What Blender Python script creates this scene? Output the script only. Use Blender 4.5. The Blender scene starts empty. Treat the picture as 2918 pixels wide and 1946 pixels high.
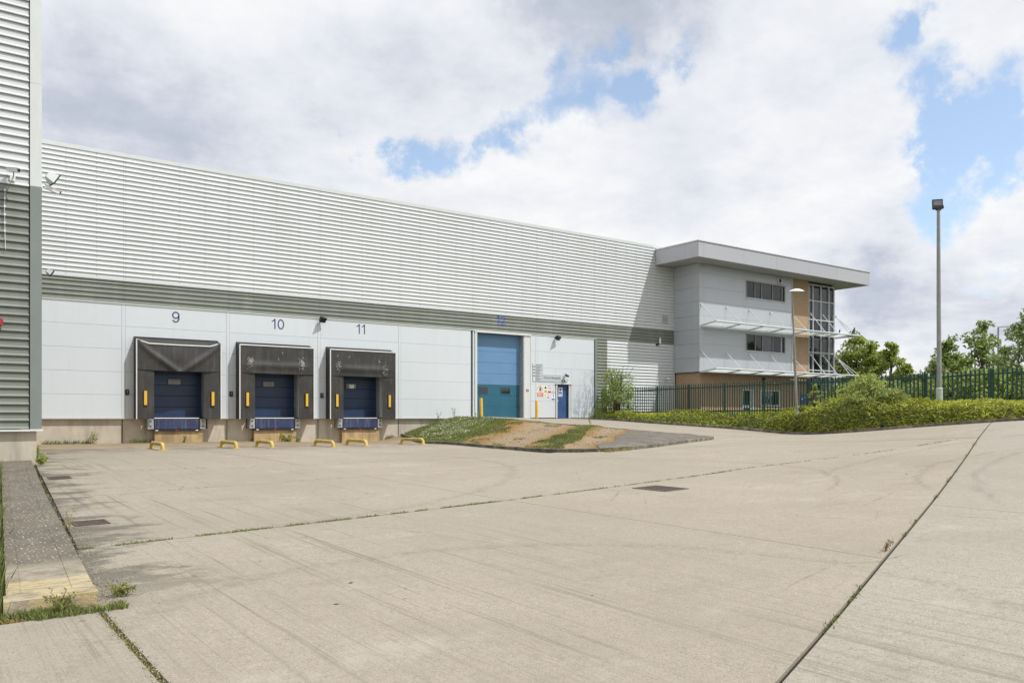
import bpy, bmesh, math, random
import numpy as np
from mathutils import Vector, Matrix
R = math.radians
random.seed(7); RNG = np.random.default_rng(11)
SC = bpy.context.scene
COL = SC.collection

# ------------------------------------------------------------------ camera
cam = bpy.data.cameras.new('camera'); cam_o = bpy.data.objects.new('camera', cam); COL.objects.link(cam_o)
cam.sensor_width = 36; cam.lens = 28.8; cam.shift_y = 0.0744; cam.clip_end = 3000; cam.clip_start = 0.05
cam_o.location = (0, 0, 0); cam_o.rotation_euler = (R(90), 0, R(-35.9))      # eye level with the dock floor, z = 0
SC.camera = cam_o

# ------------------------------------------------------------------ sky, sun, exposure
SUN = Vector((2.4, -3.6, 6.3)).normalized()
world = bpy.data.worlds.new('World'); SC.world = world; world.use_nodes = True
def sky_nodes():
    nt = world.node_tree; N = nt.nodes; L = nt.links; N.clear()
    out = N.new('ShaderNodeOutputWorld'); bg = N.new('ShaderNodeBackground'); bg.inputs['Strength'].default_value = 0.1
    sky = N.new('ShaderNodeTexSky'); sky.sky_type = 'NISHITA'; sky.sun_disc = False
    sky.sun_elevation = math.asin(SUN.z); sky.sun_rotation = math.atan2(SUN.x, SUN.y)
    sky.air_density = 1.0; sky.dust_density = 0.6; sky.ozone_density = 1.5; sky.altitude = 50
    tc = N.new('ShaderNodeTexCoord')
    def m(op, a, b=None, c=None):
        n = N.new('ShaderNodeMath'); n.operation = op
        for i, v in enumerate((a, b, c)):
            if v is None: continue
            if isinstance(v, (int, float)): n.inputs[i].default_value = v
            else: L.new(v, n.inputs[i])
        return n.outputs[0]
    def vm(op, a, b):
        n = N.new('ShaderNodeVectorMath'); n.operation = op
        for i, v in enumerate((a, b)):
            if isinstance(v, tuple): n.inputs[i].default_value = v
            else: L.new(v, n.inputs[i])
        return n
    d = tc.outputs['Generated']
    sep = N.new('ShaderNodeSeparateXYZ'); L.new(d, sep.inputs[0])
    zc = m('ADD', m('MAXIMUM', sep.outputs['Z'], 0.0), 0.22)
    comb = N.new('ShaderNodeCombineXYZ')
    L.new(m('DIVIDE', sep.outputs['X'], zc), comb.inputs[0]); L.new(m('DIVIDE', sep.outputs['Y'], zc), comb.inputs[1])
    def noise(scale, det, rough, off, src=None, dist=0.0):
        n = N.new('ShaderNodeTexNoise'); n.inputs['Scale'].default_value = scale
        n.inputs['Detail'].default_value = det; n.inputs['Roughness'].default_value = rough; n.inputs['Distortion'].default_value = dist
        L.new(vm('ADD', src or comb.outputs[0], off).outputs[0], n.inputs['Vector']); return n.outputs['Fac']
    # warped direction so that the openings get ragged edges
    nw = N.new('ShaderNodeTexNoise'); nw.inputs['Scale'].default_value = 9; nw.inputs['Detail'].default_value = 7; nw.inputs['Roughness'].default_value = .62
    L.new(d, nw.inputs['Vector'])
    w = vm('MULTIPLY', vm('SUBTRACT', nw.outputs['Color'], (.5, .5, .5)).outputs[0], (.20, .20, .13))
    dw = vm('ADD', d, w.outputs[0]).outputs[0]
    def blobs(lst, src):
        acc = None
        for (x, y, z, r, a) in lst:
            dist = vm('DISTANCE', src, (x, y, z)).outputs['Value']
            mr = N.new('ShaderNodeMapRange'); mr.interpolation_type = 'SMOOTHSTEP'
            mr.inputs['From Min'].default_value = 0; mr.inputs['From Max'].default_value = r
            mr.inputs['To Min'].default_value = a; mr.inputs['To Max'].default_value = 0
            L.new(dist, mr.inputs['Value']); acc = mr.outputs[0] if acc is None else m('ADD', acc, mr.outputs[0])
        return acc
    gap = blobs(GAPS, dw); dark = blobs(DARKS, dw)
    n1 = noise(2.2, 9, .58, (3.1, 7.7, 0), dist=.15)
    n2 = noise(1.1, 8, .55, (11.3, 2.4, 0), dist=.3)
    n3 = noise(5.5, 8, .62, (1.7, 5.2, 0), dist=.1)
    cov = m('SUBTRACT', m('MULTIPLY_ADD', m('ADD', m('MULTIPLY', m('SUBTRACT', n1, .5), .62), m('MULTIPLY', m('SUBTRACT', n3, .5), .38)), 1.3, .80), m('MINIMUM', gap, 1.0))
    mask = N.new('ShaderNodeMapRange'); mask.interpolation_type = 'SMOOTHSTEP'
    mask.inputs['From Min'].default_value = .02; mask.inputs['From Max'].default_value = .74; L.new(cov, mask.inputs['Value'])
    shade = m('ADD', m('MULTIPLY', m('SUBTRACT', n2, .5), 1.0), m('MULTIPLY', m('SUBTRACT', n3, .5), .75))
    shade = m('SUBTRACT', m('ADD', shade, .90), dark)
    ramp = N.new('ShaderNodeValToRGB'); L.new(shade, ramp.inputs[0])
    e = ramp.color_ramp.elements
    e[0].position = 0.0; e[0].color = (.43, .475, .56, 1); e[1].position = 1.0; e[1].color = (.95, .955, .965, 1)
    for p, c in ((.35, (.56, .605, .70, 1)), (.65, (.77, .795, .86, 1))):
        k = e.new(p); k.color = c
    cl = vm('MULTIPLY', ramp.outputs[0], (CLOUD, CLOUD, CLOUD)).outputs[0]
    sk = vm('ADD', vm('MULTIPLY', sky.outputs[0], SKYMUL).outputs[0], (1.7, 1.75, 1.55)).outputs[0]      # thin veil of high cloud over the blue
    mix = N.new('ShaderNodeMix'); mix.data_type = 'RGBA'
    L.new(mask.outputs[0], mix.inputs['Factor']); L.new(sk, mix.inputs['A']); L.new(cl, mix.inputs['B'])
    L.new(mix.outputs['Result'], bg.inputs['Color']); L.new(bg.outputs[0], out.inputs['Surface'])
def dirn(px, py):     # photograph pixel -> compass direction of a patch of sky (the sky is infinitely far)
    xr = (px - 1459) / 2335; a = R(54.1)
    v = Vector((math.cos(a) + math.sin(a) * xr, math.sin(a) - math.cos(a) * xr, (1190 - py) / 2335)); v.normalize(); return v
def bl(lst, k=1.22, g=1.0): return [(*dirn(x, y), r / 2335 * k, a * g) for (x, y, r, a) in lst]
GAPS = bl(g=.84, lst=[(1768,123,60,.8),(1878,84,55,.55),(1710,175,60,.5),(1574,181,60,.5),(1917,194,85,.85),(1839,245,85,.85),(1762,262,65,.65),
 (1658,278,80,.7),(1548,297,75,.65),(1458,323,60,.45),(1697,362,50,.5),(1452,404,60,.7),(1380,425,50,.55),(1202,447,90,.95),(1124,456,75,.8),(1300,435,70,.7),
 (1700,250,300,.16),(1330,400,260,.14),(2760,380,300,.14),(2800,950,220,.12),(975,453,45,.5),(993,365,40,.45),(2550,90,80,.7),(2600,40,60,.5),(2650,226,80,.7),(2691,290,70,.4),(2880,310,100,.75),(2810,360,100,.75),
 (2720,400,105,.85),(2627,395,80,.75),(2870,440,90,.6),(2691,455,70,.6),(2850,520,80,.6),(2665,570,80,.8),(2756,600,80,.7),(2900,740,70,.5)])
DARKS = bl([(1850,-10,300,.62),(1650,-60,260,.45),(280,380,330,.36),(520,430,260,.36),(150,300,220,.2),(1172,196,280,.34),(850,330,240,.2),(2433,872,180,.5),(2560,860,160,.25),(2880,860,180,.3),
 (1981,560,300,.22),(2620,800,240,.24),(2820,900,240,.22),(1500,80,200,.2),(1200,640,200,.18)], 1.2)
CLOUD = 9.6; SKYMUL = (1.45, 1.5, 1.55)
sky_nodes()
sl = bpy.data.lights.new('sun', 'SUN'); sl.energy = 3.6; sl.angle = R(0.8); sl.color = (1, .985, .955)
so = bpy.data.objects.new('sun', sl); COL.objects.link(so); so.rotation_euler = SUN.to_track_quat('Z', 'Y').to_euler(); so.location = (20, -30, 60)
vs = SC.view_settings; vs.view_transform = 'Standard'; vs.look = 'None'; vs.exposure = 0.07; vs.gamma = 1; vs.use_curve_mapping = False
SC.cycles.use_denoising = True
SC.cycles.max_bounces = 6

# ------------------------------------------------------------------ ground height
CP = np.array([(0,0,-1.6),(4.2,3.06,-1.6),(1.2,5.2,-1.6),(1.25,7.5,-1.58),(1.5,10.8,-1.5),(8.7,11.4,-1.37),(14.4,11.5,-1.2),(2.1,16.4,-1.42),(7.1,17.9,-1.28),
(13.7,18.5,-1.17),(2.4,23.5,-1.15),(2.4,39,-1.12),(7.5,39,-1.12),(14,39,-1.14),(20,39,-1.17),(12,31,-1.15),(16,32,-1.15),(18.2,32.1,-1.15),(19.5,37,-1.15),
(17.4,26,-1.15),(16.8,20.4,-1.12),(16.7,18.6,-1.05),(19.3,18.5,-.95),(22.8,19.9,-.85),(24.5,20.8,-.81),(24.5,24.9,-.6),(24.5,28.6,-.43),(24.5,33,-.2),(24.5,37,-.05),(24.5,39,-.02),
(27.5,39,-.02),(34.6,39,-.02),(32.4,31.9,-.31),(32.5,26.1,-.568),(31.7,22,-.75),(28,26.1,-.57),(28,31.9,-.31),(31.2,18.1,-.516),(31,15.8,-.33),(30.9,13.4,-.161),(30.9,12.6,-.085),
(27,9,-.2),(22.8,9.8,-.55),(16.4,7.8,-1.02),(8,4.5,-1.45),(14,1,-1.2),(8,-4,-1.5),(-6,4,-1.7),(0,-10,-1.7),(22,2,-.7),(34,5,.1),(-4,14,-1.6),(24,15,-.75),(20,14.5,-.97)], float)
def _rbf():
    ph = lambda d2: np.sqrt(d2 + 4.0)
    A = ph(((CP[:, None, :2] - CP[None, :, :2]) ** 2).sum(-1)); n = len(CP)
    P = np.hstack([np.ones((n, 1)), CP[:, :2]])
    S = np.block([[A - np.eye(n) * 0.15, P], [P.T, np.zeros((3, 3))]])
    return np.linalg.solve(S, np.concatenate([CP[:, 2], np.zeros(3)]))
_W = _rbf(); _n = len(CP)
def Hn(x, y):
    x = np.clip(np.asarray(x, float), -12, 42); y = np.clip(np.asarray(y, float), -14, 41)
    d2 = (x[..., None] - CP[:, 0]) ** 2 + (y[..., None] - CP[:, 1]) ** 2
    return np.sqrt(d2 + 4.0) @ _W[:_n] + _W[_n] + _W[_n + 1] * x + _W[_n + 2] * y
def H(x, y): return float(Hn(x, y))
def sstep(t): t = np.clip(t, 0, 1); return t * t * (3 - 2 * t)
KERB = [(34.9, 38.95), (33.3, 37.9), (32.7, 36), (32.5, 33), (32.5, 26.1), (32.2, 24.2), (31.7, 22.2), (30.9, 20.3), (30.5, 19.2), (30.55, 18.2), (31.0, 17.2), (31.25, 15.8), (31.1, 14), (31.05, 12.7), (31.4, 11), (32.4, 8), (34.5, 3), (37, -3)]
KA = np.array(KERB)
def bank_z(x, y):
    """height of the planted bank behind the kerb"""
    x = np.asarray(x, float); y = np.asarray(y, float)
    d = np.full(x.shape, 1e9)
    for a, b in zip(KA[:-1], KA[1:]):
        ab = b - a; t = np.clip(((x - a[0]) * ab[0] + (y - a[1]) * ab[1]) / (ab @ ab), 0, 1)
        d = np.minimum(d, np.hypot(x - a[0] - t * ab[0], y - a[1] - t * ab[1]))
    kz = Hn(np.clip(x, -12, 32.0), y) + .06
    top = -.05 + .18 * sstep((25.5 - y) / 4.5)
    z = kz + (top - kz) * sstep(d / 1.4)
    far = sstep((d - 4) / 9)
    return z * (1 - far) + (-.06) * far
# ------------------------------------------------------------------ mesh helpers
ORG = {}
def ws(o): return ORG.get(o.name, Vector((0, 0, 0)))
class MB:
    def __init__(s): s.v = []; s.f = []; s.m = []
    def add(s, vs, fs, mi=0):
        k = len(s.v); s.v += [tuple(v) for v in vs]; s.f += [tuple(i + k for i in f) for f in fs]; s.m += [mi] * len(fs); return s
    def box(s, x0, x1, y0, y1, z0, z1, mi=0):
        return s.add([(x0,y0,z0),(x1,y0,z0),(x1,y1,z0),(x0,y1,z0),(x0,y0,z1),(x1,y0,z1),(x1,y1,z1),(x0,y1,z1)],
                     [(0,3,2,1),(4,5,6,7),(0,1,5,4),(1,2,6,5),(2,3,7,6),(3,0,4,7)], mi)
    def beam(s, p, q, w, h=None, mi=0, up=(0, 0, 1)):
        h = h or w; p = Vector(p); q = Vector(q); d = (q - p).normalized(); u = Vector(up)
        if abs(d.dot(u)) > .98: u = Vector((1, 0, 0))
        a = d.cross(u).normalized() * w / 2; b = a.cross(d).normalized() * h / 2
        v = [p - a - b, p + a - b, p + a + b, p - a + b, q - a - b, q + a - b, q + a + b, q - a + b]
        return s.add(v, [(0,3,2,1),(4,5,6,7),(0,1,5,4),(1,2,6,5),(2,3,7,6),(3,0,4,7)], mi)
    def tube(s, pts, r, n=8, mi=0, cap=True):
        pts = [Vector(p) for p in pts]; rs = r if isinstance(r, (list, tuple)) else [r] * len(pts)
        k = len(s.v); prev = None
        for i, p in enumerate(pts):
            d = (pts[min(i + 1, len(pts) - 1)] - pts[max(i - 1, 0)]).normalized()
            if prev is None: prev = Vector((0, 0, 1)) if abs(d.z) < .9 else Vector((1, 0, 0))
            a = d.cross(prev).normalized(); b = a.cross(d).normalized(); prev = b
            for j in range(n):
                t = 2 * math.pi * j / n; s.v.append(tuple(p + a * math.cos(t) * rs[i] + b * math.sin(t) * rs[i]))
        for i in range(len(pts) - 1):
            for j in range(n):
                s.f.append((k + i*n + j, k + (i+1)*n + j, k + (i+1)*n + (j+1) % n, k + i*n + (j+1) % n)); s.m.append(mi)
        if cap:
            s.f.append(tuple(k + j for j in range(n))); s.m.append(mi)
            s.f.append(tuple(k + (len(pts)-1)*n + j for j in reversed(range(n)))); s.m.append(mi)
        return s
    def prism(s, poly, o, ax, ay, az, d, mi=0):
        """poly in (ax, ay) plane at o, thickness d along az"""
        o, ax, ay, az = map(Vector, (o, ax, ay, az)); n = len(poly)
        a = [o + ax * p[0] + ay * p[1] for p in poly]; b = [p + az * d for p in a]
        return s.add(a + b, [tuple(range(n)), tuple(reversed(range(n, 2 * n)))] + [(i, (i+1) % n, n + (i+1) % n, n + i)[::-1] for i in range(n)], mi)
    def mesh(s, name, mats, org=(0, 0, 0), smooth=False):
        me = bpy.data.meshes.new(name); o = Vector(org)
        me.from_pydata([tuple(Vector(v) - o) for v in s.v], [], s.f)
        for m in (mats if isinstance(mats, (list, tuple)) else [mats]): me.materials.append(m)
        if any(s.m): me.polygons.foreach_set('material_index', s.m)
        bm = bmesh.new(); bm.from_mesh(me); bmesh.ops.recalc_face_normals(bm, faces=bm.faces); bm.to_mesh(me); bm.free()
        if smooth:
            me.polygons.foreach_set('use_smooth', [True] * len(me.polygons)); me.set_sharp_from_angle(angle=R(38))
        me.update(); return me
    def build(s, name, mats, parent=None, smooth=False, **kw):
        o = bpy.data.objects.new(name, s.mesh(name, mats, ws(parent) if parent else (0, 0, 0), smooth)); COL.objects.link(o)
        if parent: o.parent = parent; ORG[o.name] = ws(parent)
        tag(o, **kw); return o
def tag(o, label=None, cat=None, group=None, kind=None):
    for k, v in (('label', label), ('category', cat), ('group', group), ('kind', kind)):
        if v: o[k] = v
    return o
def thing(name, loc, label, cat, group=None, kind=None):
    o = bpy.data.objects.new(name, None); COL.objects.link(o); o.location = loc; ORG[o.name] = Vector(loc); o.empty_display_size = .2
    return tag(o, label, cat, group, kind)
def put(name, me, parent, loc, rot=None, scale=None):
    o = bpy.data.objects.new(name, me); COL.objects.link(o)
    if parent: o.parent = parent
    o.location = Vector(loc) - (ws(parent) if parent else Vector((0, 0, 0)))
    if rot is not None: o.rotation_euler = rot
    if scale is not None: o.scale = scale
    ORG[o.name] = Vector(loc); return o
def bevelled(mb, name, mats, parent=None, w=.01, seg=2, **kw):
    o = mb.build(name, mats, parent, **kw); bm = bmesh.new(); bm.from_mesh(o.data)
    bmesh.ops.bevel(bm, geom=bm.edges[:], offset=w, segments=seg, affect='EDGES', clamp_overlap=True)
    bm.to_mesh(o.data); bm.free(); o.data.polygons.foreach_set('use_smooth', [True] * len(o.data.polygons)); o.data.set_sharp_from_angle(angle=R(35)); return o
def copy_tree(o, parent=None):
    c = o.copy(); COL.objects.link(c); c.parent = parent
    for ch in list(o.children): copy_tree(ch, c)
    return c
def text_mesh(txt, size, depth=.004, align='LEFT', bold=0.0):
    cu = bpy.data.curves.new('text', 'FONT'); cu.body = txt; cu.size = size; cu.extrude = depth / 2; cu.align_x = align; cu.offset = bold
    o = bpy.data.objects.new('text_tmp', cu); COL.objects.link(o); dg = bpy.context.evaluated_depsgraph_get(); dg.update()
    me = bpy.data.meshes.new_from_object(o.evaluated_get(dg)); bpy.data.objects.remove(o); bpy.data.curves.remove(cu); return me
def wall_text(name, txt, x, y, z, height, mat, parent, width=None, align='LEFT', bold=0.0):
    """lettering on a wall that faces -Y: lower left corner at (x, z)"""
    me = text_mesh(txt, 1.0, align=align, bold=bold); me.materials.clear(); me.materials.append(mat)
    co = np.empty(len(me.vertices) * 3); me.vertices.foreach_get('co', co); co = co.reshape(-1, 3)
    mn, mx = co.min(0), co.max(0); s = height / (mx[1] - mn[1]); sx = s if width is None else width / (mx[0] - mn[0])
    c2 = np.empty_like(co); c2[:, 0] = (co[:, 0] - mn[0]) * sx; c2[:, 2] = (co[:, 1] - mn[1]) * s; c2[:, 1] = -(co[:, 2] - mn[2])
    me.vertices.foreach_set('co', c2.ravel()); me.update(); return put(name, me, parent, (x, y, z))
# ------------------------------------------------------------------ materials
def mat(name, col, rough=.6, metal=0.0, var=.08, vscale=3.0, bump=0.0, bscale=40.0, spec=None, dirt=None, dirt_scale=(1, 1, 1), dirt_amt=.5, dirt_pos=(.5, .7), island=0.0, obj=False, trans=0.0):
    m = bpy.data.materials.new(name); m.use_nodes = True; nt = m.node_tree; N = nt.nodes; L = nt.links
    b = N['Principled BSDF']; b.inputs['Roughness'].default_value = rough; b.inputs['Metallic'].default_value = metal
    if spec is not None: b.inputs['Specular IOR Level'].default_value = spec
    geo = N.new('ShaderNodeNewGeometry'); pos = geo.outputs['Position']
    def noise(scale, det=4, rough=.6, vec=None, sc=None):
        n = N.new('ShaderNodeTexNoise'); n.inputs['Scale'].default_value = scale; n.inputs['Detail'].default_value = det; n.inputs['Roughness'].default_value = rough
        v = vec or pos
        if sc:
            mp = N.new('ShaderNodeMapping'); mp.inputs['Scale'].default_value = sc; L.new(v, mp.inputs[0]); v = mp.outputs[0]
        L.new(v, n.inputs['Vector']); return n.outputs['Fac']
    def ramp(fac, p0, c0, p1, c1):
        r = N.new('ShaderNodeValToRGB'); r.color_ramp.elements[0].position = p0; r.color_ramp.elements[0].color = c0
        r.color_ramp.elements[1].position = p1; r.color_ramp.elements[1].color = c1; L.new(fac, r.inputs[0]); return r.outputs[0]
    def mixc(f, a, bb, mode='MIX'):
        x = N.new('ShaderNodeMix'); x.data_type = 'RGBA'; x.blend_type = mode
        for k, v in (('Factor', f), ('A', a), ('B', bb)):
            if isinstance(v, (int, float, tuple)): x.inputs[k].default_value = v
            else: L.new(v, x.inputs[k])
        return x.outputs['Result']
    lo = tuple(c * (1 - var) for c in col) + (1,); hi = tuple(min(1, c * (1 + var)) for c in col) + (1,)
    c = ramp(noise(vscale), .3, lo, .7, hi)
    if island:
        ri = ramp(geo.outputs['Random Per Island'], 0, (1 - island,) * 3 + (1,), 1, (1 + island,) * 3 + (1,)); c = mixc(1.0, c, ri, 'MULTIPLY')
    if obj:
        oi = N.new('ShaderNodeObjectInfo'); ro = ramp(oi.outputs['Random'], 0, (1 - obj,) * 3 + (1,), 1, (1 + obj,) * 3 + (1,)); c = mixc(1.0, c, ro, 'MULTIPLY')
    if dirt:
        f = ramp(noise(1.0, 6, .65, sc=dirt_scale), dirt_pos[0], (0, 0, 0, 1), dirt_pos[1], (dirt_amt,) * 3 + (1,)); c = mixc(f, c, dirt + (1,))
    L.new(c, b.inputs['Base Color'])
    if bump:
        bn = N.new('ShaderNodeBump'); bn.inputs['Strength'].default_value = bump; bn.inputs['Distance'].default_value = .01
        L.new(noise(bscale, 5), bn.inputs['Height']); L.new(bn.outputs[0], b.inputs['Normal'])
    if trans:
        tr = N.new('ShaderNodeBsdfTranslucent'); L.new(c, tr.inputs['Color']); mx = N.new('ShaderNodeMixShader'); mx.inputs[0].default_value = trans
        L.new(b.outputs[0], mx.inputs[1]); L.new(tr.outputs[0], mx.inputs[2]); L.new(mx.outputs[0], N['Material Output'].inputs['Surface'])
    return m
M = {}
M['clad_white'] = mat('clad_white', (.63, .655, .66), .38, var=.02, vscale=.6, obj=.015, dirt=(.45, .46, .42), dirt_scale=(.8, 1, .12), dirt_amt=.22, dirt_pos=(.5, .8), bump=.05, bscale=1.2)
M['clad_green'] = mat('clad_green', (.205, .222, .188), .4, var=.04, vscale=.8, obj=.03, dirt=(.36, .37, .33), dirt_scale=(1.2, 1, .3), dirt_amt=.3, bump=.05, bscale=1.2)
M['trim_green'] = mat('trim_green', (.20, .225, .21), .45, var=.05, vscale=2)
M['trim_white'] = mat('trim_white', (.62, .655, .64), .4, var=.02, vscale=2, dirt=(.5, .5, .45), dirt_scale=(3, 3, .3), dirt_amt=.25)
M['capping'] = mat('capping', (.60, .63, .62), .4, var=.03, vscale=2, dirt=(.25, .25, .22), dirt_scale=(.7, 1, 3), dirt_amt=.5, dirt_pos=(.6, .8))
M['panel_grey'] = mat('panel_grey', (.605, .645, .675), .45, var=.012, vscale=.5, obj=.012, dirt=(.42, .43, .42), dirt_scale=(2.5, 1, .25), dirt_amt=.18, dirt_pos=(.5, .85))
M['core_dark'] = mat('core_dark', (.09, .10, .10), .8)
M['office_panel'] = mat('office_panel', (.47, .495, .525), .35, metal=.15, var=.02, vscale=.5, obj=.015)
M['fascia'] = mat('fascia', (.42, .43, .46), .4, var=.015, vscale=.5, obj=.015)
M['soffit'] = mat('soffit', (.36, .355, .35), .7)
M['roof'] = mat('roof', (.35, .36, .37), .7)
M['plinth'] = mat('plinth', (.49, .44, .355), .9, var=.12, vscale=1.5, bump=.3, bscale=12, dirt=(.20, .17, .13), dirt_scale=(3.5, 3, .45), dirt_amt=.6, dirt_pos=(.5, .75))
M['plinth_rust'] = mat('plinth_rust', (.44, .315, .165), .9, var=.25, vscale=1.8, bump=.3, bscale=12, dirt=(.16, .12, .08), dirt_scale=(4, 3, .4), dirt_amt=.7, dirt_pos=(.48, .7))
M['rubber'] = mat('rubber', (.035, .033, .032), .55, var=.25, vscale=1.6, bump=.3, bscale=9, dirt=(.24, .225, .21), dirt_scale=(7, 4, 1.0), dirt_amt=.30, dirt_pos=(.5, .9))
M['rubber_side'] = mat('rubber_side', (.03, .03, .028), .6, var=.3, vscale=2)
M['alu'] = mat('alu', (.72, .72, .70), .4, var=.05, vscale=3)
M['galv'] = mat('galv', (.40, .43, .42), .5, metal=.3, var=.15, vscale=8, dirt=(.2, .18, .15), dirt_scale=(6, 6, 6), dirt_amt=.5)
M['yellow'] = mat('yellow', (.72, .42, .03), .5, var=.08, vscale=4)
M['guard_yellow'] = mat('guard_yellow', (.56, .43, .12), .6, var=.15, vscale=4, dirt=(.25, .17, .06), dirt_scale=(5, 5, 5), dirt_amt=.6, dirt_pos=(.52, .66))
M['door_navy'] = mat('door_navy', (.013, .034, .085), .4, var=.12, vscale=1.5)
M['leveller'] = mat('leveller', (.027, .038, .10), .5, var=.25, vscale=2, dirt=(.24, .25, .3), dirt_scale=(9, 3, .8), dirt_amt=.5, dirt_pos=(.5, .7))
M['door_sky'] = mat('door_sky', (.125, .255, .43), .45, var=.05, vscale=1.0)
M['door_teal'] = mat('door_teal', (.022, .115, .17), .4, var=.08, vscale=1.0)
M['door_blue'] = mat('door_blue', (.04, .09, .23), .45, var=.15, vscale=2.0, dirt=(.1, .13, .2), dirt_scale=(6, 1, 2), dirt_amt=.5)
M['black'] = mat('black', (.018, .018, .02), .5)
M['red'] = mat('red', (.38, .03, .03), .4)
M['text_navy'] = mat('text_navy', (.05, .07, .18), .5)
M['text_blue'] = mat('text_blue', (.07, .14, .40), .5)
M['white'] = mat('white', (.78, .78, .76), .5, var=.03)
M['sign_grey'] = mat('sign_grey', (.46, .49, .51), .5, var=.02)
M['sign_text'] = mat('sign_text', (.09, .10, .12), .5)
M['orange'] = mat('orange', (.62, .20, .09), .5)
M['sign_yellow'] = mat('sign_yellow', (.72, .66, .12), .5)
M['glass'] = mat('glass', (.012, .016, .02), .04, var=.1, spec=.9)
M['glass_far'] = mat('glass_far', (.022, .028, .034), .05, var=.5, vscale=.9, spec=.5)
M['glass_dim'] = mat('glass_dim', (.16, .17, .16), .15, var=.2, vscale=3)
M['win_frame'] = mat('win_frame', (.27, .27, .25), .5)
M['glass_blind'] = mat('glass_blind', (.075, .085, .095), .08, var=.3, vscale=1.5, spec=.5)
M['glass_dark'] = mat('glass_dark', (.010, .013, .016), .04, var=.5, vscale=1.2, spec=.5)
M['mullion'] = mat('mullion', (.62, .64, .65), .4)
M['green_paint'] = mat('green_paint', (.012, .060, .048), .4, var=.15, vscale=3, obj=.15)
M['lamp_galv'] = mat('lamp_galv', (.25, .26, .26), .55, var=.15, vscale=3, dirt=(.2, .15, .1), dirt_scale=(8, 8, .6), dirt_amt=.5, dirt_pos=(.5, .65))
M['lamp_base'] = mat('lamp_base', (.42, .45, .42), .7, var=.1, vscale=6)
M['kerb'] = mat('kerb', (.20, .175, .14), .95, var=.3, vscale=3, obj=.2, bump=.5, bscale=15, dirt=(.07, .065, .05), dirt_scale=(2.5, 2.5, 2.5), dirt_amt=.85, dirt_pos=(.42, .6))
M['kerb_pale'] = mat('kerb_pale', (.62, .6, .54), .9, var=.1)
M['rust'] = mat('rust', (.085, .058, .045), .85, var=.35, vscale=14, bump=.5, bscale=40)
M['iron'] = mat('iron', (.11, .085, .07), .7, var=.3, vscale=12, bump=.5, bscale=30)
M['soil'] = mat('soil', (.075, .055, .035), 1, var=.3, vscale=2, bump=.6, bscale=20)
M['bark'] = mat('bark', (.11, .085, .06), .9, var=.3, vscale=8)
M['leaf_a'] = mat('leaf_a', (.33, .40, .08), .55, var=.25, vscale=.9, island=.4, trans=.4)
M['leaf_c'] = mat('leaf_c', (.34, .40, .11), .6, var=.2, vscale=.9, island=.4, trans=.35)
M['leaf_b'] = mat('leaf_b', (.26, .33, .09), .55, var=.25, vscale=.9, island=.4, trans=.3)
M['leaf_grey'] = mat('leaf_grey', (.30, .36, .15), .6, var=.2, vscale=.9, island=.4, trans=.3)
M['juniper'] = mat('juniper', (.40, .43, .05), .65, var=.3, vscale=1.1, island=.5, trans=.15)
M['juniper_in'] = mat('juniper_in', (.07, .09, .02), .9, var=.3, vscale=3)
M['grass'] = mat('grass', (.17, .20, .055), .8, var=.3, vscale=.8, island=.4, trans=.2)
M['grass_dry'] = mat('grass_dry', (.30, .24, .085), .8, var=.3, vscale=1, island=.35, trans=.2)
M['clover'] = mat('clover', (.45, .48, .30), .8, var=.1, island=.2)
M['stone'] = mat('stone', (.30, .27, .225), .9, var=.2, vscale=4, island=.35)

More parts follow.
